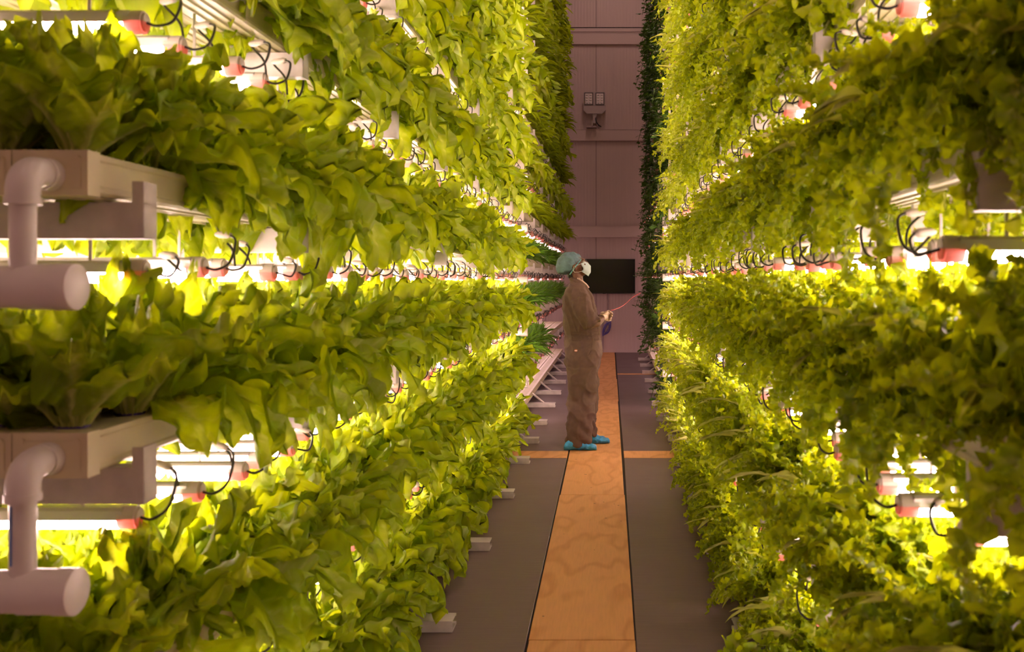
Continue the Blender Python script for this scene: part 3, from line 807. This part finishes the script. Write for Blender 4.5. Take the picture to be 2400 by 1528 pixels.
# leaf meshes of the nearest plants: each leaf an object
def leaf_pool(kind, n, nt_, nu, seed):
    r = np.random.default_rng(seed); out = []
    for i in range(n):
        pr = leaf_params(kind, i, n, r)
        V, T, C = leaf_arrays(pr['kind'], nt_, nu, seed*37+i, pr['e0'], pr['droop'], pr['length'], pr['width'])
        V = V+np.array([.012, 0, 0])
        out.append(np_mesh('leaf', V, T, None, [M[MATK[kind]]], C, True))
    return out
POOL = {k: [leaf_pool(k, n, *((16, 7) if k == 'curly' else (46, 18)), 500+17*j) for j in range(2)] for k, n in (('lettuce', 20), ('upright', 17), ('curly', 36))}
cup = MB(); cup.tube([(0, 0, -.045), (0, 0, 0.0), (0, 0, .004)], [.020, .028, .032], 14); CUP = cup.mesh('net_cup', M['cup'], True)
st = MB(); st.tube([(0, 0, -.01), (0, 0, .05)], [.013, .009], 7); STEM = st.mesh('stem', M['lettuce'])

def add_near(kind, x, y, z, rz, sc, seed, name, zs=1.0):
    root = empty(name, (x, y, z), 0)
    pool = POOL[kind][seed % 2]
    rr = random.Random(seed)
    obj('net_cup', CUP, root); obj('stem', STEM, root)
    n = len(pool)
    for i, me in enumerate(pool):
        o = obj('leaf', me, root, (0, 0, 0), (rr.uniform(-.1, .1), rr.uniform(-.1, .1), rz+i*2.39996+rr.uniform(-.25, .25)), sc*rr.uniform(.9, 1.1))
        o.scale.z *= zs*rr.uniform(.93, 1.07)
    return root

cands = {'lettuce': [], 'curly': [], 'spinach': [], 'basil': [], 'fern': []}
for sd, P in SIDE.items():
    base = 'lettuce' if sd == 'L' else 'curly'
    for k in KS:
        z = Lz(sd, k)+.157+GH
        for g in range(5):
            y = P['y0']+.07+rng.uniform(0, .05)
            while y < P['y3']-.05:
                if P['y1']-.03 < y < P['y2']+.05: y += .16; continue
                sec = 0 if y < P['y1'] else 1
                x = GX[sd][g]+rng.uniform(-.015, .015)
                if g > 1 and y > 3.9 and sec == 0: y += .16; continue
                if g > 1 and sec == 1: y += .2; continue
                if not inview(x, y, z+.1, 260*max(1, 3/y), 260*max(1, 3/y)): y += .165; continue
                kind = base
                if sec == 1:
                    if sd == 'L':
                        kind = 'spinach' if k <= 0 else ('fern' if k % 2 else 'lettuce')
                        if k == -3 or (k == -2 and y > 12.6): y += .2; continue
                    else:
                        kind = 'basil'
                        if k == -3 and y > 12.4: y += .2; continue
                    if g == 1 and k > 3: y += .2; continue
                cands[kind].append((y*(1+.55*g), sd, k, g, x, y+rng.uniform(-.015, .015), z, sec))
                y += .165 if kind not in ('spinach', 'basil', 'fern') else .19
NAMES = {'lettuce': 'green_lettuce', 'curly': 'curly_lettuce', 'spinach': 'leafy_green', 'basil': 'basil_plant', 'fern': 'feathery_green'}
CATS = {'lettuce': 'lettuce', 'curly': 'curly lettuce', 'spinach': 'leafy green', 'basil': 'basil', 'fern': 'feathery green'}
ADJ = {'lettuce': 'broad-leaved lettuce', 'curly': 'frilly curled lettuce', 'spinach': 'dark smooth-leaved green', 'basil': 'dark basil', 'fern': 'feathery green'}
n_near = 0
for kind, L in cands.items():
    L.sort(key=lambda t: t[0])
    seen = [t for t in L if inview(t[4], t[5], t[6]+.1, 150*max(1, 2/t[5]), 150*max(1, 2/t[5]))]
    sel = seen[:300]; ids = set(id(t) for t in sel)
    for j, t in enumerate(sel):
        _, sd, k, g, x, y, z, sec = t
        rz = random.uniform(0, 2*PI); sc = random.uniform(.92, 1.10)*(1.22 if kind in ('spinach', 'fern') else (1.32 if kind == 'basil' else 1))
        row = ('aisle-side', 'second', 'third', 'inner', 'inner')[g]
        cnt[(kind, sd, k, g)] = cnt.get((kind, sd, k, g), 0)+1
        where = '%s, %s row, %s tier, %s' % (place(cnt[(kind, sd, k, g)], y), row, ORD[k+3], RK[sd])
        if kind in ('lettuce', 'curly') and y < 3.1 and g <= 2:
            kk = 'upright' if (sd == 'L' and y < 2.0) else kind
            o = add_near(kk, x, y, z, rz, sc, j*7+3, NAMES[kind], 1.08 if g == 0 else 1.0); n_near += 1
        else:
            o = obj(NAMES[kind], random.choice(MID[kind]), None, (x, y, z), (random.uniform(-.12, .12), random.uniform(-.12, .12), rz), (sc, sc, sc*(1.08 if kind in ('lettuce', 'curly') else 1.0)))
        tag(o, ADJ[kind]+' '+where, CATS[kind], CATS[kind]+' plants, '+where)
    restp = [t for t in L if id(t) not in ids]
    for sd in ('L', 'R'):
        VV, TT, CC, n0 = [], [], [], 0
        for t in restp:
            if t[1] != sd: continue
            V, T, C = random.choice(LOW[kind])
            V = rotz(V, random.uniform(0, 2*PI))*random.uniform(.92, 1.12)*(1.3 if kind == 'basil' else 1)+np.array([t[4], t[5], t[6]])
            C = C.copy(); C[:, 1] += random.uniform(-.12, .12)
            VV.append(V); TT.append(T+n0); CC.append(C); n0 += len(V)
        if VV:
            me = np_mesh('far_'+kind, np.concatenate(VV), np.concatenate(TT), None, [M[MATK[kind]]], np.concatenate(CC), True)
            tag(obj(NAMES[kind]+'_mass', me), 'mass of small distant %s plants filling the %s' % (CATS[kind], SIDE[sd]['name']), CATS[kind]+' mass', None, 'stuff')
            print('STUFF', kind, sd, len(VV), len(me.polygons))
    print('PLANTS', kind, len(L), len(seen), len(sel))
print('near', n_near, 'bars', len(bars), len(ind))
#@@PART2@@
# ------------------------------------------------------------------ television, floodlight, cables on the back wall
tv = empty('television', (0, 0, 0)); c0 = at(1344, 688, BACK-.06); c1 = at(1488.5, 607, BACK-.06)
cx, cz = (c0.x+c1.x)/2, (c0.z+c1.z)/2; hw, hh = (c1.x-c0.x)/2, (c1.z-c0.z)/2
tv.location = (cx, BACK-.088, cz)
tag(tv, 'black flat television screen mounted low on the mauve back wall', 'television')
m = MB(); m.box(-hw, hw, 0, .045, -hh, hh); m.box(-.25, .25, .045, .086, -.2, .2); obj('bezel', m.mesh('bezel', M['tvframe']), tv)
m = MB(); m.box(-hw+.008, hw-.008, -.002, .0, -hh+.016, hh-.008); obj('screen', m.mesh('screen', M['screen']), tv)
m = MB(); m.box(-.03, .03, -.004, .0, -hh-.006, -hh+.006); obj('sensor', m.mesh('sensor', M['tvframe']), tv)
p0 = at(1425, 690, BACK-.03)
m = MB(); m.tube([(p0.x-.01, BACK-.02, p0.z+.05), (p0.x, BACK-.02, p0.z-.08), (p0.x+.005, BACK-.02, 1.05), (p0.x-.005, BACK-.02, .80), (p0.x-.06, BACK-.02, .70)], .011, 8)
tag(obj('television_cable', m.mesh('television_cable', M['grey_cord'], True)), 'grey cable hanging down the wall under the television', 'cable')
m = MB(); q = at(1413, 760, BACK-.03); m.box(q.x-.02, q.x+.02, BACK-.035, BACK-.001, 0.0, .82); 
cond = obj('cable_trunking', m.mesh('cable_trunking', M['grey_cord'])); tag(cond, 'narrow grey trunking on the wall running down to the floor', 'trunking')
q = at(1422, 770, BACK-.05); m = MB()
for j in range(5):
    pts = [(q.x+(.075+.012*j)*math.cos(a)*(.75+.1*math.sin(j)), BACK-.03-.006*j, q.z+(.10+.012*j)*math.sin(a+.3*j)) for a in [2*PI*i/22 for i in range(23)]]
    m.tube(pts, .0065, 5, 0, False)
m.tube([(q.x, BACK-.03, q.z+.10), (q.x+.01, BACK-.03, q.z+.25)], .0065, 5)
tag(obj('cable_coil', m.mesh('cable_coil', M['blue_cord'], True)), 'coil of thin blue cable hanging on the wall below the television', 'cable coil')

fl = empty('floodlight', at(1393, 300, BACK-.16)); fl.location.z = 4.53
tag(fl, 'grey twin-panel led floodlight standing on a wall girt', 'floodlight')
s_ = BACK/F
def FX(px): return (px-1393)*s_
def FZ(py): return EYE-(py-VY)*s_-4.53
m = MB(); prof = [(FX(1367.5), FZ(222)), (FX(1371), FZ(219.5)), (FX(1416), FZ(219.5)), (FX(1419), FZ(222)), (FX(1419), FZ(262)), (FX(1411), FZ(270)), (FX(1376), FZ(270)), (FX(1368), FZ(262))]
m.prism(prof, -.03, .05, 'Y'); obj('housing', m.mesh('flood_housing', M['flood']), fl)
m = MB(); m.prism([(FX(1388), FZ(270)), (FX(1400), FZ(270)), (FX(1396), FZ(279)), (FX(1396), FZ(292)), (FX(1390), FZ(292)), (FX(1390), FZ(279))], -.01, .04, 'Y')
m.box(FX(1387), FX(1389.5), -.02, .14, FZ(300), FZ(286)); m.box(FX(1374), FX(1398), -.02, .15, FZ(301), FZ(298.5)); obj('bracket', m.mesh('bracket', M['flood']), fl)
m = MB(); m.tube([(FX(1393), .02, FZ(270)), (FX(1398), -.02, FZ(290)), (FX(1404), -.01, FZ(298)), (FX(1408), .03, FZ(299)), (FX(1402), .10, FZ(294))], .012, 6); obj('cable', m.mesh('cable', M['rubber'], True), fl)
for px in (1369.5, 1395.5):
    m = MB(); x0, x1, z0, z1 = FX(px), FX(px+21), FZ(250.5), FZ(221.5)
    m.box(x0, x1, -.040, -.028, z0, z1); pan = obj('light_panel', m.mesh('light_panel', M['flood_dark']), fl)
    m = MB(); m.box(x0+.02, x1-.02, -.044, -.040, z0+.02, z1-.02); obj('cover', m.mesh('cover', M['flood_lens']), pan)
    for i in range(2):
        for j in range(4):
            m = MB(); xx = x0+.02+(x1-x0-.04)*(i+.5)/2; zz = z0+.02+(z1-z0-.04)*(j+.5)/4
            m.ellipsoid((xx, -.044, zz), (.026, .010, .020), 10, 6); obj('lens', m.mesh('lens', M['white'], True), pan)

# ------------------------------------------------------------------ the worker
ZP = 8.3; ps = ZP/F
def W(px, py, dy=0.0):   # pixel read at the worker's depth -> point in the room; dy: metres away from the viewer
    return Vector(((px-VX)*ps, ZP+dy, EYE-(py-VY)*ps))
man = empty('person', (W(1365, 1045).x, ZP, 0.003))
tag(man, 'person in brown short-sleeved coverall, blue hair cover and face mask, standing looking up', 'person')
inv = Vector(man.location)
def finish(mb, name, mat, voxel, smooth=6, wrinkle=None, mats=None):
    me = mb.mesh(name, mat)
    o = bpy.data.objects.new(name, me); COL.objects.link(o)
    md = o.modifiers.new('r', 'REMESH'); md.mode = 'VOXEL'; md.voxel_size = voxel
    ms = o.modifiers.new('s', 'SMOOTH'); ms.iterations = smooth; ms.factor = .5
    dg = bpy.context.evaluated_depsgraph_get(); ev = o.evaluated_get(dg)
    me2 = bpy.data.meshes.new_from_object(ev); bpy.data.objects.remove(o)
    me2.name = name
    if wrinkle:
        nrm = [v.normal.copy() for v in me2.vertices]
        for v, n in zip(me2.vertices, nrm): v.co += n*wrinkle(v.co)
    me2.transform(Matrix.Translation(-inv))
    me2.polygons.foreach_set('use_smooth', [True]*len(me2.polygons)); me2.update()
    if not me2.materials: me2.materials.append(mat)
    return obj(name, me2, man)
def ring(pxa, pxb, py, ry, dy=0.0, tilt=0.0):
    a = W(pxa, py, dy); b_ = W(pxb, py, dy)
    return ((a+b_)/2, (b_-a)/2+Vector((0, 0, tilt)), Vector((0, ry, 0)))
def folds(p):
    q = p-inv; v = 0.0
    # long soft folds, diagonal on the legs, vertical on the back
    if p.z < .95:
        v += .012*math.sin(34*(q.z*.8+q.x*1.1)+5*noise.noise(p*4))*max(0, min(1, (1.0-p.z)*2.2))*.7
        v += .007*math.sin(60*(q.z+q.x*.5)+7*noise.noise(p*5))*max(0, 1-abs(p.z-.12)/.22)
        v += .012*noise.noise(Vector((p.x*7, p.y*5, p.z*3+2*p.x)))
    else:
        v += .014*noise.noise(Vector((p.x*16+p.z*3, p.y*9, p.z*2.2)))+.004*math.sin(70*q.x+6*noise.noise(p*4))*max(0, 1-abs(p.z-1.12)/.28)
        v += .005*math.sin(80*q.x+40*q.y)*max(0, 1-abs(p.z-.985)/.05)
    v -= .007*math.exp(-((p.z-.985)/.012)**2)*0.6
    if p.z > 1.0: v += .018*noise.noise(Vector((p.x*22+p.z*8, p.y*6, p.z*1.5+4)))
    if p.z < .95: rg = 1-abs(noise.noise(Vector((p.x*9+p.z*5, p.y*7, p.z*6-p.x*6))))*2.6
    else: rg = 1-abs(noise.noise(Vector((p.x*13+p.z*2, p.y*8+3, p.z*3))))*2.6
    v += .012*max(0, rg)**3
    return v+.004*noise.noise(p*28)
# coverall: torso, two legs, two short sleeves in one surface
m = MB()
m.loft([ring(1333, 1402, 872, .155), ring(1327, 1408, 850, .175), ring(1325, 1410, 825, .185), ring(1325, 1408, 800, .175), ring(1326, 1405, 785, .165), ring(1323, 1404, 765, .175),
        ring(1319, 1399, 740, .185), ring(1318, 1394, 715, .195), ring(1321, 1390, 696, .200), ring(1327, 1384, 682, .185, 0, -.01), ring(1334, 1377, 671, .13, 0, -.015), ring(1337, 1373, 661, .085, 0, -.02)], 36)
for dy, hx in ((-.105, 0), (.115, 10)):   # near leg, far leg
    m.loft([ring(1331, 1400, 860, .105, dy*.75), ring(1331+hx*.2, 1399+hx*.3, 900, .108, dy*.85), ring(1331+hx*.4, 1395+hx*.5, 940, .102, dy), ring(1331+hx, 1390+hx*.6, 985, .098, dy*1.1), ring(1330+hx*1.6, 1386+hx, 1020, .098, dy*1.2),
            ring(1330+hx*1.9, 1384+hx*1.1, 1032+(-6 if dy > 0 else 4), .095, dy*1.25)], 28)
for sg in (-1, 1):
    d = sg
    A = W(1355, 697, d*.16); B = W(1367, 722, d*.235); C_ = W(1380, 744, d*.255); D = W(1391, 757, d*.255)
    ax = (D-A).normalized(); pe = Vector((ax.z, 0, -ax.x))
    m.loft([(A, pe*.085, Vector((0, .07, 0))), (B, pe*.082, Vector((0, .072, 0))), (C_, pe*.076, Vector((0, .070, 0))), (D, pe*.084, Vector((0, .076, 0)))], 24)
cov = finish(m, 'coverall', M['cloth'], .0075, 7, folds)
# waistband seam, pocket with patch, button placket
def surf(px, py, dy0=-.6, off=-.004):
    """point of the coverall under pixel (px, py) as seen from the viewer"""
    cov_pts = cov.data
    return None
from mathutils.bvhtree import BVHTree
bvh = BVHTree.FromPolygons([v.co+inv for v in cov.data.vertices], [tuple(p.vertices) for p in cov.data.polygons])
def hit(px, py, off=.003):
    o = Vector((0, 0, EYE)); d = (W(px, py)-o).normalized()
    r = bvh.ray_cast(o, d)
    return (r[0]-d*off) if r[0] is not None else None
def patch_strip(name, pts, r, mat):
    q = [hit(*p) for p in pts]; q = [p-inv for p in q if p is not None]
    if len(q) > 1:
        m_ = MB(); m_.tube(q, r, 5); return obj(name, m_.mesh(name, mat, True), cov)
patch_strip('pocket_seam', [(1338, 809), (1345, 812), (1355, 814), (1365, 814), (1376, 811), (1384, 806), (1389, 798)], .0022, M['cloth'])
patch_strip('pocket_seam', [(1389, 798), (1388, 812), (1384, 826), (1376, 836)], .0022, M['cloth'])
patch_strip('waist_seam', [(1327+i*7.5, 789-.3*i) for i in range(11)], .0026, M['cloth'])
patch_strip('waist_seam', [(1326+i*7.5, 780-.3*i) for i in range(11)], .0026, M['cloth'])
patch_strip('sleeve_hem', [(1377+i*3.2, 765-i*2.6) for i in range(1, 9)], .0024, M['cloth'])
c = hit(1350, 821.5, .004)
if c is not None:
    m = MB(); m.ellipsoid(c-inv, (.016, .003, .011), 12, 6); o = obj('logo_patch', m.mesh('logo_patch', M['patch'], True), cov); o['label'] = 'small orange and white oval patch'
    m = MB(); m.box(-.009, .009, -.0045, -.002, -.0015, .002); m.raw([(x+(c-inv).x, y+(c-inv).y, z+(c-inv).z) for x, y, z in [(-.012, -.004, -.003), (.012, -.004, -.003), (.010, -.004, .001), (-.010, -.004, .001)]], [(0, 1, 2, 3)])
    m.v = [tuple(Vector(v)+(c-inv)) if i < 8 else v for i, v in enumerate(m.v)]
    m.mesh
    obj('patch_stripe', m.mesh('patch_stripe', M['white']), cov)
# collar
m = MB()
m.loft([(W(1356, 662, 0), Vector((.078, 0, -.026)), Vector((0, .090, 0))), (W(1355, 655, 0), Vector((.072, 0, -.030)), Vector((0, .082, 0)))], 26)
m.loft([(W(1357, 665.5, 0), Vector((.088, 0, -.034)), Vector((0, .104, 0))), (W(1355, 656, 0), Vector((.075, 0, -.031)), Vector((0, .085, 0)))], 26)
finish(m, 'collar', M['cloth'], .006, 2)
m = MB(); m.tube([W(1354, 652, -.075), W(1366, 659, -.068), W(1375, 667, -.05), W(1380, 674, -.03)], .0075, 6); m.tube([W(1354, 652, -.075), W(1360, 653, -.08)], .006, 6)
m.v = [tuple(Vector(v)-inv) for v in m.v]; obj('undershirt_edge', m.mesh('undershirt_edge', M['undershirt'], True), man)

# body (one surface): head, neck, both forearms, ankles
T = math.radians(24)
HC = W(1349, 625)             # centre of the skull
def H(x, y, z):               # head frame: x to the face, z up; tilted back
    return HC+Vector((x*math.cos(T)-z*math.sin(T), y, x*math.sin(T)+z*math.cos(T)))
Rm = Matrix.Rotation(-T, 3, 'Y')
m = MB()
m.ellipsoid(H(-.012, 0, .025), (.096, .076, .088), rot=Rm)       # cranium
m.ellipsoid(H(.035, 0, .0), (.060, .062, .080), rot=Rm)          # face
m.ellipsoid(H(.038, 0, -.058), (.050, .052, .045), rot=Rm)       # jaw
m.ellipsoid(H(.082, 0, -.098+.012), (.020, .024, .020), rot=Rm)  # chin
m.ellipsoid(H(.085, 0, .030), (.018, .050, .012), rot=Rm)        # brow
m.ellipsoid(H(.100, 0, -.012), (.018, .013, .026), rot=Rm)       # nose
m.ellipsoid(H(.108, 0, -.022), (.014, .018, .011), rot=Rm)
for sg in (-1, 1):
    m.ellipsoid(H(.070, sg*.038, -.020), (.026, .022, .020), rot=Rm)   # cheek
    m.ellipsoid(H(-.008, sg*.078, -.010), (.017, .010, .031), rot=Rm)  # ear
    m.ellipsoid(H(-.012, sg*.080, .010), (.020, .010, .016), rot=Rm)
n0, n1 = W(1349, 640), W(1356, 672)
m.loft([(n0+Vector((0, 0, .03)), Vector((.052, 0, 0)), Vector((0, .050, 0))), (n0.lerp(n1, .5), Vector((.056, 0, -.01)), Vector((0, .056, 0))), (n1, Vector((.062, 0, -.012)), Vector((0, .065, 0))), (n1-Vector((-.002, 0, .10)), Vector((.08, 0, 0)), Vector((0, .12, 0)))], 24)
# chest under the coverall ties head and arms into one figure
m.loft([(W(1356, 690), Vector((.085, 0, 0)), Vector((0, .15, 0))), (W(1358, 720), Vector((.11, 0, 0)), Vector((0, .16, 0))), (W(1364, 790), Vector((.12, 0, 0)), Vector((0, .13, 0))), (W(1366, 850), Vector((.12, 0, 0)), Vector((0, .13, 0)))], 24)
hands = {}
for sg, wrist, elb in ((-1, W(1415.5, 743, -.085), W(1389, 760, -.235)), (1, W(1417, 740, .075), W(1389, 760, .235))):
    m.tube([W(1356, 700, sg*.13), W(1370, 730, sg*.185), elb, elb.lerp(wrist, .35), elb.lerp(wrist, .75), wrist], [.052, .050, .044, .043, .033, .028], 16)
    hands[sg] = wrist
for sg, px, yy in ((-1, 1350, -.13), (1, 1366, .14)):
    m.tube([W(1362, 850, yy*.6), W(1362, 940, yy*.9), W(px, 1010, yy), W(px, 1040 if sg < 0 else 1030, yy)], [.075, .055, .045, .042], 16)
body = finish(m, 'body', M['skin'], .0075, 3)
# eyes and glasses
for sg in (-1, 1):
    m = MB(); m.ellipsoid(H(.083, sg*.031, .012)-inv, (.012, .013, .009), 12, 8); obj('eye', m.mesh('eye', M['eye'], True), man)
m = MB()
for sg in (-1, 1):
    m.tube([H(.108, sg*.033+.024*math.cos(a), .010+.018*math.sin(a))-inv for a in [2*PI*i/14 for i in range(15)]], .0018, 5)
    m.tube([H(.106, sg*.057, .014)-inv, H(.04, sg*.078, .016)-inv, H(-.01, sg*.082, .014)-inv], .0018, 5)
m.tube([H(.110, -.010, .012)-inv, H(.112, 0, .015)-inv, H(.110, .010, .012)-inv], .0018, 5)
obj('glasses', m.mesh('glasses', M['tvframe'], True), man)
# nape hair
m = MB(); m.ellipsoid(H(-.075, 0, -.045), (.028, .060, .040), rot=Rm); finish(m, 'hair', M['hair'], .006, 1)
# hair cover: puffed bag cut off along the line forehead - above the ear - nape
c0 = H(-.040, 0, .052)
me = bpy.data.meshes.new('hair_cover'); bm = bmesh.new(); bmesh.ops.create_uvsphere(bm, u_segments=72, v_segments=44, radius=1.0)
pn = Vector((.80, 0, -.60)).normalized()   # direction towards face and jaw
edge0 = W(1347, 629)
for v in bm.verts:
    p = v.co.copy(); ang = math.atan2(p.y, p.x)
    q = c0+Rm @ Vector((p.x*.118, p.y*.096, p.z*.098))
    q.x -= .018*max(0, -(q.z-c0.z))/.08
    dd = (q-edge0).dot(pn)
    if dd > 0:                             # gather the rim towards the head
        q -= pn*dd; cc = edge0+(c0-edge0)-pn*((c0-edge0).dot(pn)); q = cc+(q-cc)*(1-.16*min(1, dd/.05))
    d2 = max(0, min(1, 1-(-dd)/.12)) if dd < 0 else 1
    pleat = math.sin(26*math.atan2(q.y-HC.y, (q-HC).dot(Vector((pn.z, 0, -pn.x))))+3*noise.noise(q*20))
    q += (q-c0).normalized()*(.0035*d2*pleat+.009*noise.noise(q*17)+.006*noise.noise(q*38))
    v.co = q-inv
bm.to_mesh(me); bm.free(); me.materials.append(M['hairnet']); me.polygons.foreach_set('use_smooth', [True]*len(me.polygons))
hc = obj('hair_cover', me, man)
m = MB(); pts = []
c_r = edge0+(c0-edge0)-pn*((c0-edge0).dot(pn))
t1 = Vector((pn.z, 0, -pn.x))
for i in range(41):
    a = 2*PI*i/40; pts.append(c_r+t1*math.cos(a)*.100+Vector((0, 1, 0))*math.sin(a)*.083-inv)
rim = MB(); rim.tube(pts, .0055, 6, 0, False); rm_ = M['hairnet'].copy(); rm_.node_tree.nodes['Principled BSDF'].inputs['Base Color'].default_value = (.12, .36, .40, 1)
obj('elastic_rim', rim.mesh('elastic_rim', principled('hair_cover_rim', (.13, .36, .42), .6), True), hc)
# face mask with three pleats and ear loops
nv, nu = 22, 20; m = MB(); V = []
prof = [(1371.5, 612.5), (1379, 616), (1384, 623), (1385.5, 631), (1383.5, 640), (1379.5, 647.5)]
side = [(1362, 618), (1364, 622), (1367, 627), (1368.5, 631), (1366, 634), (1363.5, 636.5)]
def lerp_poly(P_, t):
    t *= len(P_)-1; i = min(int(t), len(P_)-2); f = t-i
    return P_[i][0]*(1-f)+P_[i+1][0]*f, P_[i][1]*(1-f)+P_[i+1][1]*f
for i in range(nv+1):
    t = i/nv; fx, fy = lerp_poly(prof, t); sx, sy = lerp_poly(side, t)
    ple = .0022*math.sin(t*PI*6)
    for j in range(nu+1):
        u = 2*j/nu-1; k = abs(u)**2.0
        p = W(fx*(1-k)+sx*k, fy*(1-k)+sy*k, 0); p.y += u*(.064+.012*math.sin(PI*t)); p.x += ple*(1-k*.5)
        V.append(tuple(p-inv))
Fm = [(i*(nu+1)+j, (i+1)*(nu+1)+j, (i+1)*(nu+1)+j+1, i*(nu+1)+j+1) for i in range(nv) for j in range(nu)]
m.raw(V, Fm); mk = obj('face_mask', m.mesh('face_mask', M['mask'], True), man)
sl = mk.modifiers.new('t', 'SOLIDIFY'); sl.thickness = .002
for sg in (-1, 1):
    m = MB()
    m.tube([W(1362.5, 619, sg*.066)-inv, W(1354, 622, sg*.080)-inv, W(1345.5, 626, sg*.088)-inv, W(1344, 632, sg*.088)-inv], .0016, 5)
    m.tube([W(1364, 636, sg*.064)-inv, W(1356, 638, sg*.078)-inv, W(1347, 638, sg*.086)-inv, W(1344, 632, sg*.088)-inv], .0016, 5)
    obj('ear_loop', m.mesh('ear_loop', M['white'], True), mk)
# gloved hands: palms and five fingers each, holding a cable end
def hand(sg, wrist):
    m = MB(); fwd = Vector((.93, -sg*.22*-1*0, .02)); 
    fwd = (W(1428, 741, sg*.012)-wrist).normalized(); up = Vector((0, 0, 1)); lat = fwd.cross(up).normalized()
    up = lat.cross(fwd).normalized()
    inw = Vector((0, -sg, 0))
    m.tube([wrist-fwd*.035, wrist-fwd*.005, wrist+fwd*.02], [.034, .031, .030], 14)      # cuff
    pc = wrist+fwd*.055
    m.loft([(wrist+fwd*.0, up*.028, inw*.020), (wrist+fwd*.035, up*.038, inw*.018), (wrist+fwd*.075, up*.042, inw*.015), (wrist+fwd*.092, up*.038, inw*.012)], 16)
    L_ = [.075, .083, .077, .060]
    for i in range(4):
        b_ = wrist+fwd*.082+up*(.030-.0195*i)
        curl = (.35, .55, .75, .85)[i]+(.1 if sg > 0 else 0)
        d1 = (fwd*math.cos(curl*.6)+inw*math.sin(curl*.6)).normalized(); d2 = (fwd*math.cos(curl*1.6)+inw*math.sin(curl*1.6)-up*.15).normalized(); d3 = (fwd*math.cos(curl*2.4)+inw*math.sin(curl*2.4)-up*.2).normalized()
        p1 = b_+d1*L_[i]*.42; p2 = p1+d2*L_[i]*.33; p3 = p2+d3*L_[i]*.25
        m.tube([b_-fwd*.02, b_, p1, p2, p3, p3+d3*.004], [.0095, .0095, .0088, .0080, .0070, .0040], 10)
    tb = wrist+fwd*.030+up*.026
    t1_ = tb+(fwd*.7+up*.55+inw*.4).normalized()*.035; t2 = t1_+(fwd*.9+up*.05+inw*.55).normalized()*.030; t3 = t2+(fwd*.85-up*.15+inw*.6).normalized()*.020
    m.tube([tb-fwd*.02, tb, t1_, t2, t3, t3+(t3-t2)*.15], [.013, .0125, .0105, .0095, .008, .0045], 10)
    return finish(m, 'glove', M['glove'], .0034, 2)
for sg in (-1, 1): hand(sg, hands[sg])
# blue shoe covers
for sg, (hx, tx, by, dy) in {-1: (1321, 1398, 1056, -.17), 1: (1352, 1429, 1038, .17)}.items():
    z0 = .004
    hx_, tx_ = W(hx, 1000).x, W(tx, 1000).x
    if sg < 0: hx_, tx_ = -.430, -.146
    else: hx_, tx_ = -.325, -.036
    Ly = tx_-hx_; yc = ZP+dy
    m = MB(); rows = [(0, .022, .030, .03), (.05, .040, .042, .055), (.22, .062, .046, .085), (.36, .060, .048, .095), (.52, .046, .050, .075), (.70, .033, .053, .055), (.86, .027, .050, .045), (.96, .020, .036, .032), (1.0, .012, .018, .02)]
    m.loft([(Vector((hx_+Ly*q, yc, z0+h*.5+.006)), Vector((0, wd, 0)), Vector((0, 0, h*.5+.006))) for q, _, wd, h in rows], 24)
    def cr_(p): return .006*noise.noise(p*28)+.004*math.sin(110*p.x+6*noise.noise(p*10))*(.6 if p.z > .02 else 0)
    o = finish(m, 'shoe_cover', M['shoe'], .006, 3, cr_)
    zmin = min(v.co.z for v in o.data.vertices)
    for v in o.data.vertices: v.co.z = max(v.co.z, 0.0015)
# red cord from the gloves to the rack
m = MB(); cpts = [W(1432, 727, 0), W(1437, 727, .05), W(1450, 724, .25), W(1463, 719, .5), W(1475, 712, .8), W(1487, 704, 1.1), W(1500, 697, 1.3), W(1512, 692, 1.4)]
m.tube(cpts, .0032, 6); tag(obj('red_cord', m.mesh('red_cord', M['red_cord'], True)), 'thin red cord running from the gloved hands to the rack', 'cord')
# purple coiled leads and a small black plug held in the gloves
print('tris total', sum(len(o.data.polygons) for o in S.objects if o.type == 'MESH' and o.data.users == 1))
